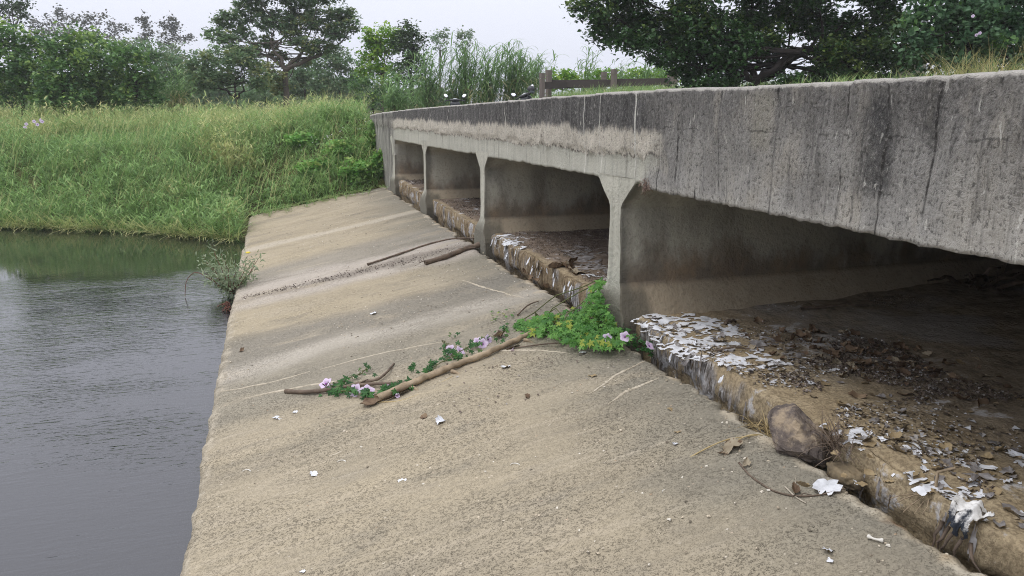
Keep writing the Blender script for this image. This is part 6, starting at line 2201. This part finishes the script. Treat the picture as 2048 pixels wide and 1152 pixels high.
for a in ((668, 787, 16, 11, 0.10), (685, 772, 9, 8, 0.09), (705, 793, 8, 8, 0.09), (732, 798, 10, 7, 0.10), (775, 788, 10, 9, 0.10), (805, 778, 10, 10, 0.10), (730, 752, 8, 10, 0.06), (710, 760, 5, 5, 0.06), (825, 745, 6, 6, 0.07), (855, 748, 9, 8, 0.09), (870, 738, 6, 6, 0.08), (905, 715, 12, 9, 0.08), (915, 722, 8, 8, 0.08),
          (940, 702, 12, 11, 0.07), (960, 697, 10, 12, 0.07), (985, 685, 10, 10, 0.07), (905, 680, 4, 5, 0.06), (889, 700, 5, 4, 0.05), (1010, 665, 5, 6, 0.06), (886, 728, 4, 4, 0.05)):
    sprig(*a)
for (px, py), dv, s in (((652, 768), (-0.5, -0.25, 0.85), 0.13), ((712, 782), (-0.6, -0.5, 0.45), 0.135), ((735, 783), (0.2, -0.55, 0.8), 0.13), ((901, 700), (-0.5, -0.6, 0.6), 0.105), ((920, 702), (0.5, -0.4, 0.75), 0.105), ((955, 684), (-0.6, -0.5, 0.7), 0.10), ((965, 688), (0.0, -0.8, 0.5), 0.11), ((976, 679), (0.5, -0.6, 0.5), 0.10)):
    P = on_apron(px, py)
    P = P * 0.985
    add_flower(vine, P, base, dv, s * 1.0)
# dropped petals
for px, py, lb in ((778, 776, 'small pale flower bud lying on the stalk'), (795, 796, 'dropped purple petal in front of the stalk'), (1025, 703, 'dropped white petal right of the stalk end'), (663, 777, 'closed pale bud below the leftmost flower')):
    o = lay('dropped_petal', FLW, on_apron(px, py), 0.045, lb, 'petal', None, 0.8, 0.4, None, 0.02)

# ------------------------------------------------------------------ shrub at the water's edge
P0 = on_z(460, 583, -2.86)
shrub = empty('water_shrub', P0, 0, 'grey green willowy shrub with a yellow flower growing at the slab edge over water', 'shrub')
m, lf = MB(), MB()
D0 = float(P0 @ _fw)
tips = [(425, 490), (440, 500), (418, 520), (400, 535), (440, 530), (470, 520), (495, 512), (510, 520), (480, 540), (455, 550), (430, 548), (500, 530), (470, 560), (490, 565), (520, 512), (405, 510), (450, 515), (412, 545)]
for tx, ty in tips:
    E_ = at(tx, ty, D0 + rng.normal(0, 0.22)) - P0
    Q = curve((0, 0, 0), E_, (0.02, 0, -0.08), 8, 0.012)
    tube(m, Q, np.linspace(0.012, 0.003, 8), 5)
    n = 52
    t_ = rng.uniform(0.35, 1.05, n)
    pos = Q[np.clip((t_ * 7).astype(int), 0, 7)] + rng.normal(0, 0.055, (n, 3))
    tv_ = LEAF_V * np.array([0.42, 1, 1])
    scatter(lf, tv_, LEAF_F, rand_rot(n), pos, rng.uniform(0.06, 0.12, n), rng.random(n), rng.random(n) * 0.85)
for sx_, sy_ in ((395, 545), (372, 555)):
    Q = poly_curve([np.zeros(3), at(390, 540, D0) - P0, at(371, 560, D0) - P0, at(370, 592, D0) - P0], 16)
tube(m, Q, 0.006, 5)
m.build('stem', M['barkr'], shrub)
lf.build('foliage', M['shrub'], shrub, smooth_shade=False)
m = MB()
ell(m, (0, 0, 0), (0.04, 0.04, 0.015), 10, 5)
o = m.build('flower', M['yellow'], shrub)
o.location = tuple(at(496, 505, D0 - 0.1) - P0)

# rusty root mass on the slab edge below the shrub
P = on_z(455, 612, -2.88)
m = MB()
N = 160
for _ in range(40):
    a = P + rng.normal(0, 1, 3) * np.array([0.015, 0.06, 0.02])
    tube(m, curve(a, a + rng.normal(0, 0.04, 3) + np.array([-0.02, 0, -0.04]), (0, 0, 0.02), 5, 0.01), 0.006, 4)
thing_of('root_mass', m, M['barkr'], P, 'rusty root mass hanging at the slab edge below the shrub', 'roots')

# ------------------------------------------------------------------ flowers in the meadow and on the right vine
base = at(68, 243, 24)
fl = empty('meadow_vine', base, 0, 'pale purple morning glories in the tall grass at the far left', 'vine')
for px, py in ((52, 248), (68, 243), (80, 240), (84, 243), (75, 249), (50, 254)):
    P = at(px, py, 23.5 + rng.normal(0, .2))
    add_flower(fl, P, base, to_view(P) + rng.normal(0, .3, 3), 0.11)
m = MB()
for k in range(12):
    P = rng.normal(0, 1, 3) * np.array([.3, .2, .12])
    V, F = PALM[k % 5]
    m.add(V * 0.14 + P, F, rnd=.5)
m.build('foliage', M['vine2'], fl)
base = at(1945, 60, 13)
fl = empty('climbing_vine', base, 0, 'violet morning glories on the vine covered tree at the right', 'vine')
for px, py in ((1953, 70), (1946, 32), (1960, 66)):
    P = at(px, py, 12.9)
    add_flower(fl, P, base, to_view(P), 0.055)
m = MB()
for k in range(10):
    P = rng.normal(0, 1, 3) * np.array([.2, .2, .12])
    m.add(ROUND_V * 0.12 + P, ROUND_F[0], rnd=.5)
m.build('foliage', M['vinetree'], fl)

# low broad-leaved weeds on the bank beside the far bridge end
for px, py, w_, h_, lb in ((690, 300, 40, 18, 'broad-leaved weed patch high on the bank'), (725, 345, 40, 26, 'fresh green weed patch beside the slab corner at the bridge abutment'), (640, 335, 44, 18, 'leafy weed patch left of the abutment weeds'),
                           (765, 330, 18, 34, 'leafy weeds hugging the foot of the bridge wall'), (755, 275, 20, 30, 'scrubby weeds hugging the upper end of the bridge wall'), (620, 280, 44, 16, 'brownish weed patch in the upper bank grass')):
    c = on_terrain(px, py + h_ * 0.5)
    s = float(c @ _fw) / FPX
    root = empty('weed_patch', c, 0, lb, 'weeds', 'weed patches on the bank beside the bridge')
    m = MB()
    leaf_blob(m, (0, 0, h_ * s * 0.5), (w_ * s, w_ * s * 0.8, h_ * s * 0.9), int(80 + w_ * h_ * s * s * 430), 16, 0.085, ROUND_V, ROUND_F, 1.1, 0.2, 0.14, 0.2)
    V = m.v[0]
    V[:, 0] = np.minimum(V[:, 0], 3.06 - c[0])
    gzz = terrain(V[:, 0] + c[0], V[:, 1] + c[1]) - c[2]
    V[:, 2] = np.maximum(V[:, 2], gzz + 0.03)
    m.build('foliage', M['weeds'], root, smooth_shade=False)
# white daisies among the weeds
mb = MB()
for _ in range(26):
    px, py = rng.uniform(600, 750), rng.uniform(230, 310)
    P = at(px, py, 23.4)
    P[2] = terrain(P[0], P[1]) + rng.uniform(0.3, 0.6)
    ell(mb, P, (0.025, 0.025, 0.012), 6, 3)
tag(mb.build('daisies', M['white']), 'tiny white daisies dotted over the bank', 'flowers', kind='stuff')

# ------------------------------------------------------------------ damp air
HZ = 0.0008
if HZ:
    mb = MB()
    box(mb, (0, 130, 3.5), (660, 600, 17))
    n = NT('damp_air')
    pv = n.new('ShaderNodeVolumePrincipled')
    pv.inputs['Color'].default_value = (0.95, 0.96, 0.99, 1)
    pv.inputs['Density'].default_value = HZ
    pv.inputs['Anisotropy'].default_value = 0.2
    n.t.links.new(pv.outputs[0], n.out.inputs['Volume'])
    tag(mb.build('haze', n.mat, smooth_shade=False), kind='stuff')
    S.cycles.volume_bounces = 1
